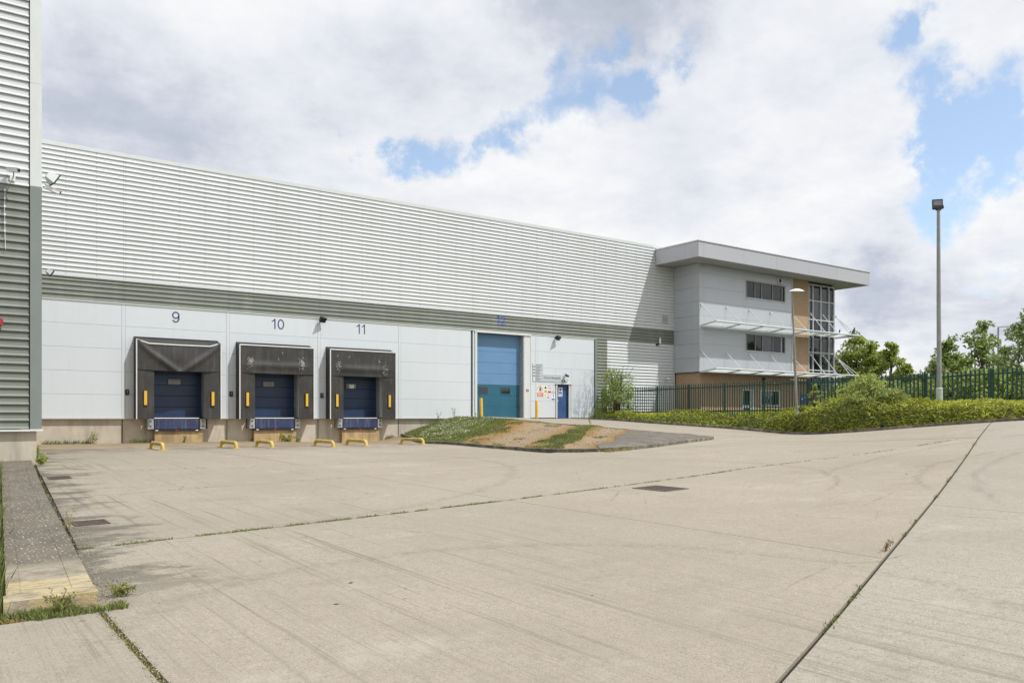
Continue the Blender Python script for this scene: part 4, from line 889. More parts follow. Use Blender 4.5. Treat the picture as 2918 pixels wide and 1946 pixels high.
def sign(name, x0, x1, z0, z1, label, m='white', group=None, cat='sign', y=YW - .006, d=.005):
    t = thing(name, ((x0 + x1) / 2, y, z0), label, cat, group); MB().box(x0, x1, y, y + d, z0, z1).build('sign_plate', M[m], t); return t
g = 'safety signs between the doors'
t = sign('safety_sign', 30.08, 30.56, 1.52, 1.96, 'white prohibition sign with a black hand in a red ring', group=g)
ring(30.32, 1.74, .20, .035, M['orange'], t, YW - .0075, bar=False); MB().prism([(30.24,1.68),(30.32,1.6),(30.41,1.66),(30.42,1.82),(30.39,1.82),(30.37,1.75),(30.36,1.87),(30.33,1.87),(30.32,1.76),(30.28,1.86),(30.25,1.84),(30.28,1.74)], (0, YW - .008, 0), (1,0,0), (0,0,1), (0,1,0), .0012).build('hand_symbol', M['black'], t)
MB().beam((30.18, YW - .0095, 1.88), (30.46, YW - .0095, 1.6), .03, .001, up=(0, 1, 0)).build('slash', M['orange'], t)
t = sign('safety_sign', 30.08, 30.56, 1.28, 1.505, 'orange red safety text panel below the hand sign', 'orange', g)
for k in range(3): MB().box(30.12, 30.5 - .06 * (k % 2), YW - .0075, YW - .0062, 1.45 - k * .06, 1.47 - k * .06).build('text_line', M['white'], t)
t = sign('safety_sign', 30.60, 30.86, 1.50, 1.95, 'yellow warning sign with a black triangle symbol', 'white', g)
MB().prism([(30.63, 1.76), (30.83, 1.76), (30.73, 1.93)], (0, YW - .0075, 0), (1,0,0), (0,0,1), (0,1,0), .0012).build('triangle', M['black'], t); MB().box(30.62, 30.84, YW - .0075, YW - .0062, 1.52, 1.70).build('text_panel', M['sign_yellow'], t)
for k in range(2): MB().box(30.65, 30.81, YW - .0085, YW - .0076, 1.62 - k * .06, 1.645 - k * .06).build('text_line', M['sign_text'], t)
t = sign('safety_sign', 30.90, 31.18, 1.50, 1.95, 'white no smoking sign with red text bar below', 'white', g)
ring(31.04, 1.82, .12, .022, M['red'], t, YW - .0075); MB().box(30.92, 31.16, YW - .0075, YW - .0062, 1.52, 1.62).build('text_bar', M['red'], t)
t = sign('safety_sign', 30.60, 30.80, 1.2, 1.46, 'small yellow and white warning notice, lower row', 'white', g)
MB().prism([(30.65, 1.33), (30.75, 1.33), (30.70, 1.43)], (0, YW - .0075, 0), (1,0,0), (0,0,1), (0,1,0), .0012).build('triangle', M['black'], t); MB().box(30.62, 30.78, YW - .0075, YW - .0062, 1.22, 1.28).build('text_bar', M['sign_yellow'], t)
t = sign('safety_sign', 30.83, 31.03, 1.2, 1.46, 'small prohibition notice with red bar, lower row', 'white', g)
ring(30.93, 1.38, .065, .014, M['red'], t, YW - .0075); MB().box(30.85, 31.01, YW - .0075, YW - .0062, 1.22, 1.27).build('text_bar', M['red'], t)
t = sign('safety_sign', 31.22, 31.44, 1.46, 1.62, 'small pale blank notice right of the no smoking sign', 'sign_grey', g)
t = sign('safety_sign', 31.2, 31.46, 1.06, 1.42, 'white notice with blue lettering beside the blue door frame', 'white', g)
MB().box(31.22, 31.44, YW - .0075, YW - .0062, 1.08, 1.17).build('text_bar', M['text_blue'], t); MB().tube([(31.34, YW - .0078, 1.34), (31.34, YW - .0062, 1.34)], .045, 10).build('key_symbol', M['black'], t); MB().box(31.33, 31.35, YW - .0075, YW - .0062, 1.2, 1.3).build('key_stem', M['black'], t)
t = sign('fire_sign', 29.27, 29.45, 1.55, 1.70, 'small red sign on the right jamb of the tall blue door', 'red', y=YW - .012); MB().box(29.33, 29.39, YW - .0135, YW - .0122, 1.6, 1.65).build('symbol', M['white'], t)
# bollards either side of door 12
def bollard(x, lean, label):
    t = thing('bollard', (x, 38.2, H(x, 38.2)), label, 'bollard', 'yellow bollards guarding the tall blue door'); z = H(x, 38.2)
    MB().tube([(x, 38.2, z - .1), (x + lean, 38.2, z + 1.02), (x + lean, 38.2, z + 1.06)], [.085, .085, .07], 14).build('post', M['yellow'], t, smooth=True)
    MB().box(x - .14, x + .14, 38.06, 38.34, z + .002, z + .02).build('base_plate', M['black'], t)
bollard(25.55, -.04, 'yellow bollard left of the tall blue door, leaning slightly'); bollard(29.45, 0, 'upright yellow bollard right of the tall blue door')
# yellow wheel guides
GL = ['first yellow wheel guide from the left, before dock 9', 'yellow wheel guide second from the left, right of dock 9', 'yellow wheel guide third from the left, before dock 10', 'yellow wheel guide left of dock 11', 'yellow wheel guide before the middle of dock 11', 'yellow wheel guide beside the grass bank']
for i, ((x, ya, yb), lb) in enumerate(zip([(6.9, 30.35, 32.05), (9.5, 30.5, 32.3), (10.85, 30.5, 32.2), (13.15, 30.1, 31.9), (14.7, 30.4, 32.2), (17.4, 30.5, 32.4)], GL)):
    t = thing('wheel_guide', (x, (ya + yb) / 2, H(x, 31)), lb, 'wheel guide', 'yellow tubular wheel guides in front of the docks')
    za, zb2 = H(x, ya), H(x, yb); h = .215; pts = [(x, ya, za)]
    for k in range(5): a = k / 4 * math.pi / 2; pts.append((x, ya + .15 * (1 - math.cos(a)), za + h - .15 + .15 * math.sin(a)))
    for k in range(5): a = (4 - k) / 4 * math.pi / 2; pts.append((x, yb - .15 * (1 - math.cos(a)), zb2 + h - .15 + .15 * math.sin(a)))
    pts.append((x, yb, zb2)); MB().tube(pts, .07, 12).build('rail', M['guard_yellow'], t, smooth=True)
    for yy, zz in ((ya, za), (yb, zb2)): MB().box(x - .15, x + .15, yy - .14, yy + .14, zz + .002, zz + .022).build('base_plate', M['guard_yellow'], t)

# ------------------------------------------------------------------ kerbs, island, planting bank
def resample(P, step):
    P = [Vector((*p, 0)) for p in P]; out = [P[0]]; rest = step
    for a, b in zip(P[:-1], P[1:]):
        L = (b - a).length; d = (b - a) / L; pos = 0
        while pos + rest <= L: pos += rest; out.append(a + d * pos); rest = step
        rest -= L - pos
    return out
def kerb_line(name, P, zf, h=.11, w=.125, pale=(), closed=False, dip=.12):
    root = thing(name, (0, 0, 0), None, None, kind='structure'); pts = resample(P, .915)
    for i, (a, b) in enumerate(zip(pts[:-1], pts[1:])):
        d = (b - a).normalized(); nrm = Vector((d.y, -d.x, 0)); j = random.uniform(-.008, .008); a2 = a + d * .005; b2 = b - d * .005
        mb = MB(); v = []
        for p in (a2, b2):
            z = zf(p.x, p.y) + j * .6
            for o, zz in ((-w/2, -dip), (-w/2, h - .012), (-w/2 + .015, h), (w/2 - .015, h), (w/2, h - .012), (w/2, -dip)): v.append(p + nrm * (o + j) + Vector((0, 0, z + zz)))
        mb.add(v, [(k, k+1, k+7, k+6) for k in range(5)] + [(0,1,2,3,4,5), (11,10,9,8,7,6)])
        mb.build('kerb_stone', M['kerb_pale'] if i in pale else M['kerb'], root)
    return root
kerb_line('bed_kerb', KERB, H, pale=(37, 38))
ISL = [(20.9, 38.9), (19.9, 36), (18.7, 33.5), (18.05, 31.5), (17.5, 25.5), (16.8, 20.6), (16.75, 19.5), (17.1, 18.8), (17.9, 18.55), (19.4, 18.85), (21.2, 19.5), (22.9, 20.05), (23.9, 20.35), (24.3, 20.65), (24.42, 21.4), (24.42, 25), (24.42, 33), (24.42, 38.9)]
kerb_line('island_kerb', ISL, H)
IA = np.array(ISL)
def isl_sd(x, y):
    x = np.asarray(x, float); y = np.asarray(y, float); d = np.full(x.shape, 1e9); ins = np.zeros(x.shape, bool); P = IA; Q = np.roll(IA, -1, 0)
    for a, b in zip(P, Q):
        ab = b - a; t = np.clip(((x - a[0]) * ab[0] + (y - a[1]) * ab[1]) / (ab @ ab), 0, 1); d = np.minimum(d, np.hypot(x - a[0] - t * ab[0], y - a[1] - t * ab[1]))
        c = ((a[1] > y) != (b[1] > y)) & (x < (b[0] - a[0]) * (y - a[1]) / (b[1] - a[1] + 1e-12) + a[0]); ins ^= c
    return np.where(ins, d, -d)
def vnoise(x, y, s, seed=0):
    """cheap smooth value noise"""
    rs = np.random.default_rng(seed).random((64, 64)); x = np.asarray(x) * s + 100; y = np.asarray(y) * s + 100
    i = np.floor(x).astype(int); j = np.floor(y).astype(int); u = sstep(x - i); v = sstep(y - j); g = lambda a, b: rs[a % 64, b % 64]
    return (g(i, j) * (1 - u) + g(i + 1, j) * u) * (1 - v) + (g(i, j + 1) * (1 - u) + g(i + 1, j + 1) * u) * v
def rutc(x, y): return -.62 * x + .78 * y
def isl_z(x, y):
    d = isl_sd(x, y); r = rutc(x, y); e = sstep((d + .12) / .14)
    z = Hn(x, y) + (-.12) * (1 - e) + .085 * e
    k = sstep(d / 1.0)
    z = z + k * (.06 * (vnoise(x, y, .9, 3) - .4) + .03 * (vnoise(x, y, 3, 4) - .5)) - k * .07 * (np.exp(-((r - 8.6) / 1.0) ** 2) + .8 * np.exp(-((r - 5.1) / .5) ** 2))
    return z + k * .10
def masked_grid(name, x0, x1, y0, y1, st, zf, keep, m, **kw):
    xs = np.arange(x0, x1 + st, st); ys = np.arange(y0, y1 + st, st); X, Y = np.meshgrid(xs, ys, indexing='ij'); Z = zf(X, Y); K = keep(X, Y).ravel()
    F = grid_faces(*X.shape); F = F[K[F].all(1)]; used, inv = np.unique(F, return_inverse=True)
    V = np.stack([X, Y, Z], -1).reshape(-1, 3)[used]; me = smesh(name, V, inv.reshape(F.shape), m); o = bpy.data.objects.new(name, me); COL.objects.link(o); tag(o, **kw); return o
io = masked_grid('traffic_island', 16.3, 24.6, 18.2, 39.3, .14, isl_z, lambda x, y: (isl_sd(x, y) > -.06) & (y < 39.12), M['island'], kind='structure')
def asp_keep(x, y):
    return (isl_sd(x, y) > .03) & (y < 18.9 + .82 * (x - 16.8) + .7 * (vnoise(x, y, .8, 9) - .5))
masked_grid('asphalt_nose', 16.3, 24.6, 18.2, 27, .1, lambda x, y: isl_z(x, y) + .012, asp_keep, M['asphalt'], kind='structure')
def bed_z(x, y):
    z = bank_z(x, y); kx = np.interp(-y, -KA[:, 1], KA[:, 0]); return np.where(x < kx - .02, Hn(np.minimum(x, 34), y) - .12, z)
masked_grid('planting_bank', 29.8, 56, -6, 39.2, .3, bed_z, lambda x, y: x > np.interp(-y, -KA[:, 1], KA[:, 0]) - .3, M['soil'], kind='structure')

# ------------------------------------------------------------------ concrete wedge strip by the near building
def pave(name, poly_lr, y0, y1, h, m, parent, n=40, skirt=.2, **kw):
    """strip between two x(y) lines, height h above the yard"""
    ys = np.linspace(y0, y1, n); V = []; F = []
    for y in ys:
        a, b = poly_lr(y); za, zb = H(a, y) + h, H(b, y) + h; V += [(a, y, za - skirt), (a, y, za), (b, y, zb), (b, y, zb - skirt)]
    for i in range(n - 1): k = i * 4; F += [(k + j, k + 4 + j, k + 5 + j, k + 1 + j) for j in range(3)]
    F += [(0, 1, 2, 3), (4*n-1, 4*n-2, 4*n-3, 4*n-4)]
    return MB().add(V, F).build(name, m, parent, **kw)
rl = lambda y: float(np.interp(y, [7.6, 8.5, 21.5, 23.6], [.56, .62, 1.49, 1.6])); rr = lambda y: 1.22 + (y - 7.68) * .0655
rs = thing('ramp_strip', (1.2, 12, -1.5), 'long raised strip of stony asphalt with a yellow painted end by the near building', 'raised strip')
pave('deck', lambda y: (rl(y) + .107, rr(y) - .167), 7.95, 23.55, .10, M['ramp_top'], rs)
pave('edging', lambda y: (rr(y) - .165, rr(y)), 7.95, 23.55, .103, M['ramp_top'], rs)
pave('edging', lambda y: (rl(y), rl(y) + .105), 7.95, 23.55, .108, M['ramp_top'], rs)
pave('end_kerb', lambda y: (rl(y) - .02, rr(y) + .01), 7.68, 7.94, .108, M['ramp_top'], rs, n=3)
pave('side_verge', lambda y: (-14, rl(y) - .03), 7.6, 23.56, -.03, M['soil'], None, kind='structure')

# manhole and drains
def gbox(mb, x0, x1, y0, y1, h0, h1, mi=0):
    v = [(x, y, H(x, y) + h) for h in (h0, h1) for x, y in ((x0, y0), (x1, y0), (x1, y1), (x0, y1))]
    return mb.add(v, [(0,3,2,1),(4,5,6,7),(0,1,5,4),(1,2,6,5),(2,3,7,6),(3,0,4,7)], mi)
mh = thing('manhole_cover', (11.1, 10.7, H(11.1, 10.7)), 'square brown iron manhole cover set in the yard before the diagonal joint', 'manhole cover')
mb = MB(); 
for q in ((10.80, 11.42, 10.24, 10.29), (10.80, 11.42, 11.04, 11.09), (10.80, 10.85, 10.29, 11.04), (11.37, 11.42, 10.29, 11.04)): gbox(mb, *q, -.05, .012)
mb.build('frame', M['iron'], mh); gbox(MB(), 10.855, 11.365, 10.295, 10.66, -.05, .006).build('cover_plate', M['rust'], mh); gbox(MB(), 10.855, 11.365, 10.67, 11.035, -.05, .006).build('cover_plate', M['rust'], mh)
mb = MB()
for i in range(7):
    for j in range(9): x = 10.87 + i * .072; yy = 10.31 + j * .08; gbox(mb, x, x + .03, yy, yy + .03, .0, .012)
mb.build('tread_studs', M['iron'], mh, kind='stuff')
def drain(x0, x1, y0, y1, label):
    t = thing('drain_grating', ((x0 + x1) / 2, (y0 + y1) / 2, H(x0, y0)), label, 'drain grating', 'rusty drain gratings along the dark edge'); mb = MB()
    for q in ((x0, x1, y0, y0 + .035), (x0, x1, y1 - .035, y1), (x0, x0 + .035, y0 + .035, y1 - .035), (x1 - .035, x1, y0 + .035, y1 - .035)): gbox(mb, *q, -.05, .012)
    mb.build('frame', M['rust'], t); gbox(MB(), x0 + .036, x1 - .036, y0 + .036, y1 - .036, -.05, .002).build('sump', M['core_dark'], t); n = 9
    for k in range(n): x = x0 + .045 + (x1 - x0 - .1) * k / (n - 1); gbox(MB(), x - .012, x + .014, y0 + .036, y1 - .036, .0021, .009).build('bar', M['rust'], t)
drain(1.72, 2.16, 12.5, 13.0, 'nearer rusty drain grating beside the raised strip'); drain(2.22, 2.64, 19.6, 20.1, 'farther rusty drain grating near the building corner')

# ------------------------------------------------------------------ palisade fence
def fence_mesh():
    w = .072; p = [(-w/2, 0), (-w/2 + .012, -.018), (0, -.004), (w/2 - .012, -.018), (w/2, 0)]; top = [-.045, -.012, -.03, -.012, -.045]
    mb = MB(); hz = 1.86; v = []
    for (x, y), t in zip(p, top): v += [(x, y, 0), (x, y, hz - .06)]
    k = len(v); v += [(-w/2 + .012, -.018, hz - .06), (0, -.004, hz), (w/2 - .012, -.018, hz - .06)]
    f = [(2*i, 2*i + 2, 2*i + 3, 2*i + 1) for i in range(4)] + [(1, 3, k + 1), (3, 5, k + 1), (5, 7, k + 1), (7, 9, k + 1)]
    return mb.add(v, f).mesh('pale', M['green_paint'])
PALE = fence_mesh()
FP = [((35.05, 38.75), 1.84), ((33.3, 22.65), 1.86), ((34.4, 17.8), 1.90), ((34.72, 15.3), 1.99), ((35.3, 11.2), 2.06), ((36.5, 4), 2.2)]
fn = thing('palisade_fence', (34, 22, .3), 'dark green steel palisade fence with pointed pales behind the shrubs', 'fence')
NP = 0; FSIDE = False
for (a, ta), (b, tb) in zip(FP[:-1], FP[1:]):
    a = Vector(a); b = Vector(b); L = (b - a).length; d = (b - a) / L; npan = max(1, round(L / 2.9)); rot = math.atan2(d.y, d.x)
    off = Vector((d.y, -d.x)) * -1
    for k in range(npan + (1 if b[1] < 5 else 0)):
        p = a + d * (L * k / npan); zt = ta + (tb - ta) * k / npan
        m2 = MB().box(-.05, .05, .024, .032, -2.1, 0).box(-.004, .004, .0321, .07, -2.1, 0).box(-.05, .05, .0701, .078, -2.1, 0)
        me = m2.mesh('post', M['green_paint']); put('post', me, fn, (p.x, p.y, zt - .03), rot=(0, 0, rot))
    n = round(L / .168)
    for k in range(n):
        if NP >= 232: break
        u = (k + .5) / n; p = a + d * L * u; zt = ta + (tb - ta) * u; put('pale', PALE, fn, (p.x, p.y, zt - 1.86), rot=(random.uniform(-.006, .006), random.uniform(-.008, .008), rot)); NP += 1
    for dz in (-.24, -1.5):
        for k in range(npan):
            u0, u1 = k / npan, (k + 1) / npan; p = a + d * L * u0; q = a + d * L * u1; o3 = Vector((d.y, -d.x)) * (-.045 if FSIDE else .045)
            MB().beam((p.x + o3.x, p.y + o3.y, ta + (tb - ta) * u0 + dz), (q.x + o3.x, q.y + o3.y, ta + (tb - ta) * u1 + dz), .035, .07).build('rail', M['green_paint'], fn)

# ------------------------------------------------------------------ lamps
def bearing(px, t):     # a compass bearing taken off the photograph and a distance ahead
    xr = (px - 1459) / 2335; a = R(54.1); return ((math.cos(a) + math.sin(a) * xr) * t, (math.sin(a) - math.cos(a) * xr) * t)
lx, ly = 32.8, 16.4; zb = float(bank_z(lx, ly))
t = thing('lamp_column', (lx, ly, zb), 'tall grey floodlight column standing in the low shrubs at right', 'lamp post')
MB().tube([(lx + .02, ly, zb - .2), (lx + .02, ly, zb + 1.02)], .125, 14).build('base_section', M['lamp_base'], t, smooth=True)
MB().tube([(lx + .02, ly, zb + 1.02), (lx + .02, ly, zb + 1.06)], [.145, .10], 14).build('collar', M['lamp_base'], t, smooth=True)
zt = 8.22; MB().tube([(lx + .02, ly, zb + 1.06), (lx - .03, ly, 4.6), (lx - .05, ly, zt)], [.092, .078, .062], 14).build('pole', M['lamp_galv'], t, smooth=True)
c0 = Vector((lx - .05, ly, zt)); aim = Vector((-.75, -.62, .12)).normalized(); side = aim.cross(Vector((0, 0, 1))).normalized(); side = (side + Vector((0, 0, -.09))).normalized(); up = side.cross(aim).normalized()
MB().beam(c0, c0 + Vector((0, 0, .05)), .16, .16).beam(c0 + Vector((0,0,.06)) - side * .19, c0 + Vector((0,0,.06)) + side * .19, .04, .03).beam(c0 + Vector((0,0,.06)) - side * .18, c0 - side * .18 + up * .2, .035, .02).beam(c0 + Vector((0,0,.06)) + side * .18, c0 + side * .18 + up * .2, .035, .02).build('bracket', M['black'], t)
hc = c0 + up * .29
MB().beam(hc - aim * .06, hc + aim * .03, .38, .31).beam(hc - up * .17 - aim * .09, hc - up * .17 + aim * .045, .40, .09).build('head_housing', M['black'], t)
MB().beam(hc + aim * .031, hc + aim * .036, .31, .20).build('lens', M['glass_dim'], t)
sx, sy = bearing(2271, 37.6); zb = float(bank_z(sx, sy))
t = thing('street_lamp', (sx, sy, zb), 'short leaning grey street lamp with a domed head before the office', 'lamp post')
tx, ty = bearing(2257, 37.2)
MB().tube([(sx, sy, zb - .2), (sx, sy, zb + .55)], .10, 12).build('base_section', M['lamp_base'], t, smooth=True)
MB().tube([(sx, sy, zb + .55), ((sx + tx) / 2, (sy + ty) / 2, 3.1), (tx, ty, 5.72)], [.066, .050, .036], 12).build('pole', M['lamp_galv'], t, smooth=True)
rx, ry = math.sin(R(54.1)), -math.cos(R(54.1)); mb = MB(); v = []; prof = [(-.13, .03, .02), (-.08, .07, .055), (.02, .10, .08), (.15, .14, .125), (.3, .14, .12), (.45, .12, .075), (.56, .05, .01)]
for (o, hw, hh) in prof:
    for k in range(9): a = math.pi * k / 8; cxx, cyy = tx + rx * o, ty + ry * o; v.append((cxx - ry * hw * math.cos(a), cyy + rx * hw * math.cos(a), 5.72 + hh * math.sin(a) + .01))
mb.add(v, [(i*9 + k, (i+1)*9 + k, (i+1)*9 + k + 1, i*9 + k + 1) for i in range(6) for k in range(8)] + [tuple(i*9 for i in range(7)) + tuple(i*9 + 8 for i in reversed(range(7)))])
mb.build('lamp_head', M['white'], t, smooth=True)
for (px, tt, top, ax, ay, lb) in ((2845, 72, 7.95, 3.2, .25, 'tall distant lamp post with an arm reaching right among the trees'), (2831, 70, 6.15, -2.1, .25, 'distant lamp post with an arm reaching left among the trees'), (2779, 70, 4.85, .0, 0, 'short distant post among the trees behind the fence')):
    x, y = bearing(px, tt); t = thing('distant_lamp_post', (x, y, -.1), lb, 'lamp post', 'distant lamp posts behind the fence')
    MB().tube([(x, y, -.3), (x, y, top)], [.11, .07], 8).build('pole', M['lamp_galv'], t)
    if ax: MB().beam((x, y, top), (x + rx * ax * .75, y + ry * ax * .75, top + ay * .6), .07, .07).beam((x + rx * ax * .7, y + ry * ax * .7, top + ay * .5), (x + rx * ax, y + ry * ax, top + ay), .2, .09).build('arm', M['lamp_galv'], t)

# ------------------------------------------------------------------ vegetation
def leaf_mesh(name, C, D, L, Wd, mats, mi=None, N=None):
    """rhombus leaves: centres C, direction D, length L, width Wd"""
    n = len(C); D = D / np.linalg.norm(D, axis=1, keepdims=True); rnd = RNG.normal(size=(n, 3)) if N is None else N
    S = np.cross(D, rnd); S /= np.linalg.norm(S, axis=1, keepdims=True) + 1e-9; L = np.asarray(L).reshape(-1, 1); Wd = np.asarray(Wd).reshape(-1, 1)
    V = np.stack([C - D * L / 2, C + S * Wd / 2, C + D * L / 2, C - S * Wd / 2], 1).reshape(-1, 3)
    me = smesh(name, V, np.arange(4 * n).reshape(n, 4), mats, smooth=False)
    if mi is not None: me.polygons.foreach_set('material_index', np.asarray(mi, np.int32))
    return me
def link(name, me, parent=None, **kw):
    if parent:
        co = np.empty(len(me.vertices) * 3, np.float32); me.vertices.foreach_get('co', co); co = co.reshape(-1, 3) - np.array(ws(parent), np.float32); me.vertices.foreach_set('co', co.ravel()); me.update()
    o = bpy.data.objects.new(name, me); COL.objects.link(o)
    if parent: o.parent = parent; ORG[o.name] = ws(parent)
    tag(o, **kw); return o
def tree(name, x, y, z0, top, r, n, lsz, m, label, cat='tree', group=None, base=.25, clumps=26, shape=1.0, stems=1, spike=.25, narrow=.5, cr=.31):
    clumps = int(clumps * 1.7)
    t = thing(name, (x, y, z0), label, cat, group); h = top - z0; C = []; tr = MB(); lim = []
    for k in range(clumps):
        u = base + (1 - base) * ((k + .5) / clumps) ** .85; a = k * 2.4 + random.uniform(-.9, .9)
        env = math.sin(math.pi * min(1, max(.06, ((u - base) / (1 - base)) ** .75 * .86 + .12))) ** shape
        q = r * env * random.uniform(.35, 1.05); z = z0 + h * u * .95 + random.uniform(-.03, .03) * h
        p = Vector((x + q * math.cos(a), y + q * math.sin(a), min(z, top - .1))); C.append((p, r * cr * random.uniform(.6, 1.15) * (1 if u < .85 else .6))); lim.append(p)
    for k in range(int(3 + 4 * spike)):
        a = random.uniform(0, 6.28); q = r * random.uniform(0, .35); p = Vector((x + q * math.cos(a), y + q * math.sin(a), top - h * random.uniform(0, spike * .45))); C.append((p, r * .2)); lim.append(p)
    for s in range(stems):
        a = s * 6.28 / stems; o = Vector((math.cos(a), math.sin(a), 0)) * (.06 * r if stems > 1 else 0); tt = (.1 + .012 * h if h > 3 else .02) if stems == 1 else .035
        tr.tube([Vector((x, y, z0 - .2)) + o, Vector((x, y, z0 + h * .35)) + o * 3, Vector((x + random.uniform(-.1, .1) * r, y, z0 + h * .85)) + o * 5], [tt, tt * .7, .02], 7)
    tr.build('trunk', M['bark'], t, smooth=True)
    br = MB()
    for p in lim[::2 if clumps > 18 else 1]:
        b = Vector((x, y, z0 + (p.z - z0) * .55)); br.tube([b, b.lerp(p, .5) + Vector((0, 0, .08 * h * random.random())), p], [.035, .022, .008], 5, cap=False)
    br.build('branches', M['bark'], t, kind='stuff')
    P = np.array([c[0] for c in C]); Rr = np.array([c[1] for c in C]); wgt = Rr ** 2; idx = RNG.choice(len(C), n, p=wgt / wgt.sum())
    dv = RNG.normal(size=(n, 3)); dv /= np.linalg.norm(dv, axis=1, keepdims=True); rad = Rr[idx] * RNG.random(n) ** .45
    P2 = P[idx] + dv * rad[:, None] * np.array([1.15, 1.15, .8]); D = dv * .6 + RNG.normal(size=(n, 3)) * .6 + np.array([0, 0, -.15])
    sz = lsz * RNG.uniform(.6, 1.3, n); me = leaf_mesh('crown', P2, D, sz, sz * narrow, M[m], N=RNG.normal(size=(n, 3)) * .75 + np.array([.25, -.35, 1.0])); link('crown', me, t); return t
gt = 'trees beyond the palisade fence'
for (px, tt, top, r, n, m, nm, lb, kw) in [
  (2440, 68, 7.0, 2.25, 9500, 'leaf_a', 'tree', 'large bright green tree right behind the end of the office', dict(base=.05, clumps=40, shape=.6)),
  (2492, 66, 6.3, 1.6, 5600, 'leaf_a', 'tree', 'bright green tree tucked against the large one behind the office', dict(base=.05, clumps=22)),
  (2538, 62, 5.9, 1.6, 4600, 'leaf_a', 'tree', 'slim green tree with spiky top, second right of the office', dict(base=.05, clumps=20, spike=.6)),
  (2585, 60, 3.9, 1.35, 3400, 'leaf_a', 'tree', 'low tree at the left side of the gap in the tree line', dict(base=.05, clumps=16, spike=.7)),
  (2700, 56, 5.5, 1.7, 4200, 'leaf_b', 'tree', 'dark tree directly behind the tall floodlight column', dict(base=.05, clumps=22, spike=.5)),
  (2664, 50, 3.5, 1.5, 4400, 'leaf_grey', 'tree', 'pale green low tree left of the tall floodlight column', dict(base=.02, clumps=16)),
  (2798, 57, 6.95, 1.9, 4600, 'leaf_b', 'tree', 'tall thin topped tree between the column and distant lamps', dict(base=.05, clumps=26, spike=.8)),
  (2750, 54, 4.0, 1.6, 4200, 'leaf_b', 'tree', 'low dark tree filling the space right of the column', dict(base=.02, clumps=16)),
  (2862, 62, 5.3, 1.8, 4200, 'leaf_grey', 'tree', 'pale bushy tree behind the distant lamp posts', dict(base=.02, clumps=20)),
  (2935, 50, 6.8, 2.1, 6200, 'leaf_grey', 'tree', 'tall pale green tree cut by the right edge', dict(base=.05, clumps=30, spike=.6)),
  (3060, 52, 6.0, 2.0, 3500, 'leaf_b', 'tree', 'broad tree just outside the right edge', dict(base=.05, clumps=24))]:
    x, y = bearing(px, tt); tree(nm, x, y, -.2, top, r, n, .25, m, lb, group=gt, **kw)
gs = 'shrubs growing just behind the fence'
for (px, tt, top, r, m, lb) in [(2395, 56, 2.3, 1.5, 'leaf_b', 'dark bush under the office end behind the fence'), (2470, 50, 2.5, 1.5, 'leaf_a', 'bright bush behind the fence corner'), (2545, 46, 2.0, 1.4, 'leaf_b', 'dark bush in the gap of the tree line'), (2615, 44, 1.8, 1.3, 'leaf_b', 'low bush behind the fence left of the column'),
  (2690, 42, 2.1, 1.3, 'leaf_a', 'yellow green bush behind the fence right of the column'), (2760, 41, 2.3, 1.3, 'leaf_b', 'dark green bush behind the second fence bay from right'), (2830, 40, 2.2, 1.2, 'leaf_a', 'bright bush behind the fence under the distant lamps'), (2900, 40, 2.4, 1.3, 'leaf_b', 'bush behind the fence at the right edge'), (2980, 40, 2.5, 1.4, 'leaf_a', 'bush behind the fence beyond the right edge')]:
    x, y = bearing(px, tt); tree('bush', x, y, -.2, top, r * 1.15, 4200, .18, m, lb, 'bush', gs, base=.0, clumps=18, stems=4, cr=.5)
x, y = bearing(2472, 33.6); tree('willow_bush', x, y, float(bank_z(x, y)) - .1, 1.75, 1.15, 5200, .17, 'leaf_c', 'feathery yellow green bush growing in front of the fence', 'bush', base=.0, clumps=30, stems=5, narrow=.22, cr=.34, spike=1.0, shape=.6)
x, y = bearing(2545, 33.4); tree('willow_bush', x, y, float(bank_z(x, y)) - .1, 1.1, .9, 2600, .16, 'leaf_c', 'lower feathery bush on the right flank of the tall feathery one', 'bush', base=.0, clumps=16, stems=5, narrow=.22, cr=.4)
x, y = bearing(2322, 36.6); tree('sapling', x, y, float(bank_z(x, y)), 1.5, .38, 420, .12, 'leaf_a', 'thin sapling against the fence in front of the office glazing', 'sapling', base=.1, clumps=10, narrow=.45)
x, y = bearing(1758, 48.9); tree('tall_shrub', x, y, -.1, 3.0, 1.35, 5600, .13, 'leaf_b', 'tall airy shrub against the ribs at the left end of the fence', 'shrub', base=.0, clumps=34, stems=6, spike=.9, narrow=.35, cr=.30, shape=.45)
x, y = bearing(1722, 50.2); tree('tall_shrub', x, y, -.1, 1.9, .6, 1300, .12, 'leaf_b', 'smaller airy shrub beside the grey panel corner', 'shrub', base=.0, clumps=16, stems=4, spike=.6, narrow=.35)
# bare shoots of the tall shrub
mb = MB(); LC = []; LD = []
sr = bpy.data.objects['tall_shrub']
for k in range(16):
    x, y = bearing(1758, 48.9); a = random.uniform(0, 6.28); q = random.uniform(.5, 1.5); p0 = Vector((x, y, .2)); p2 = Vector((x + q * math.cos(a), min(38.8, y + q * math.sin(a) * .7), random.uniform(2.2, 3.7)))
    p1 = p0.lerp(p2, .6) + Vector((-.12 * math.cos(a), 0, .3)); mb.tube([p0, p1, p2], [.014, .01, .004], 4, cap=False)
    for j in range(9): w = random.uniform(.35, 1.0); LC.append((p1.lerp(p2, (w - .35) / .65)) + Vector([random.uniform(-.06, .06) for _ in range(3)])); LD.append([random.uniform(-1, 1) for _ in range(3)])
mb.build('bare_shoots', M['bark'], sr, kind='stuff')
me = leaf_mesh('shoot_leaves', np.array(LC), np.array(LD), RNG.uniform(.07, .14, len(LC)), RNG.uniform(.03, .05, len(LC)), M['leaf_b']); link('shoot_leaves', me, sr, kind='stuff')

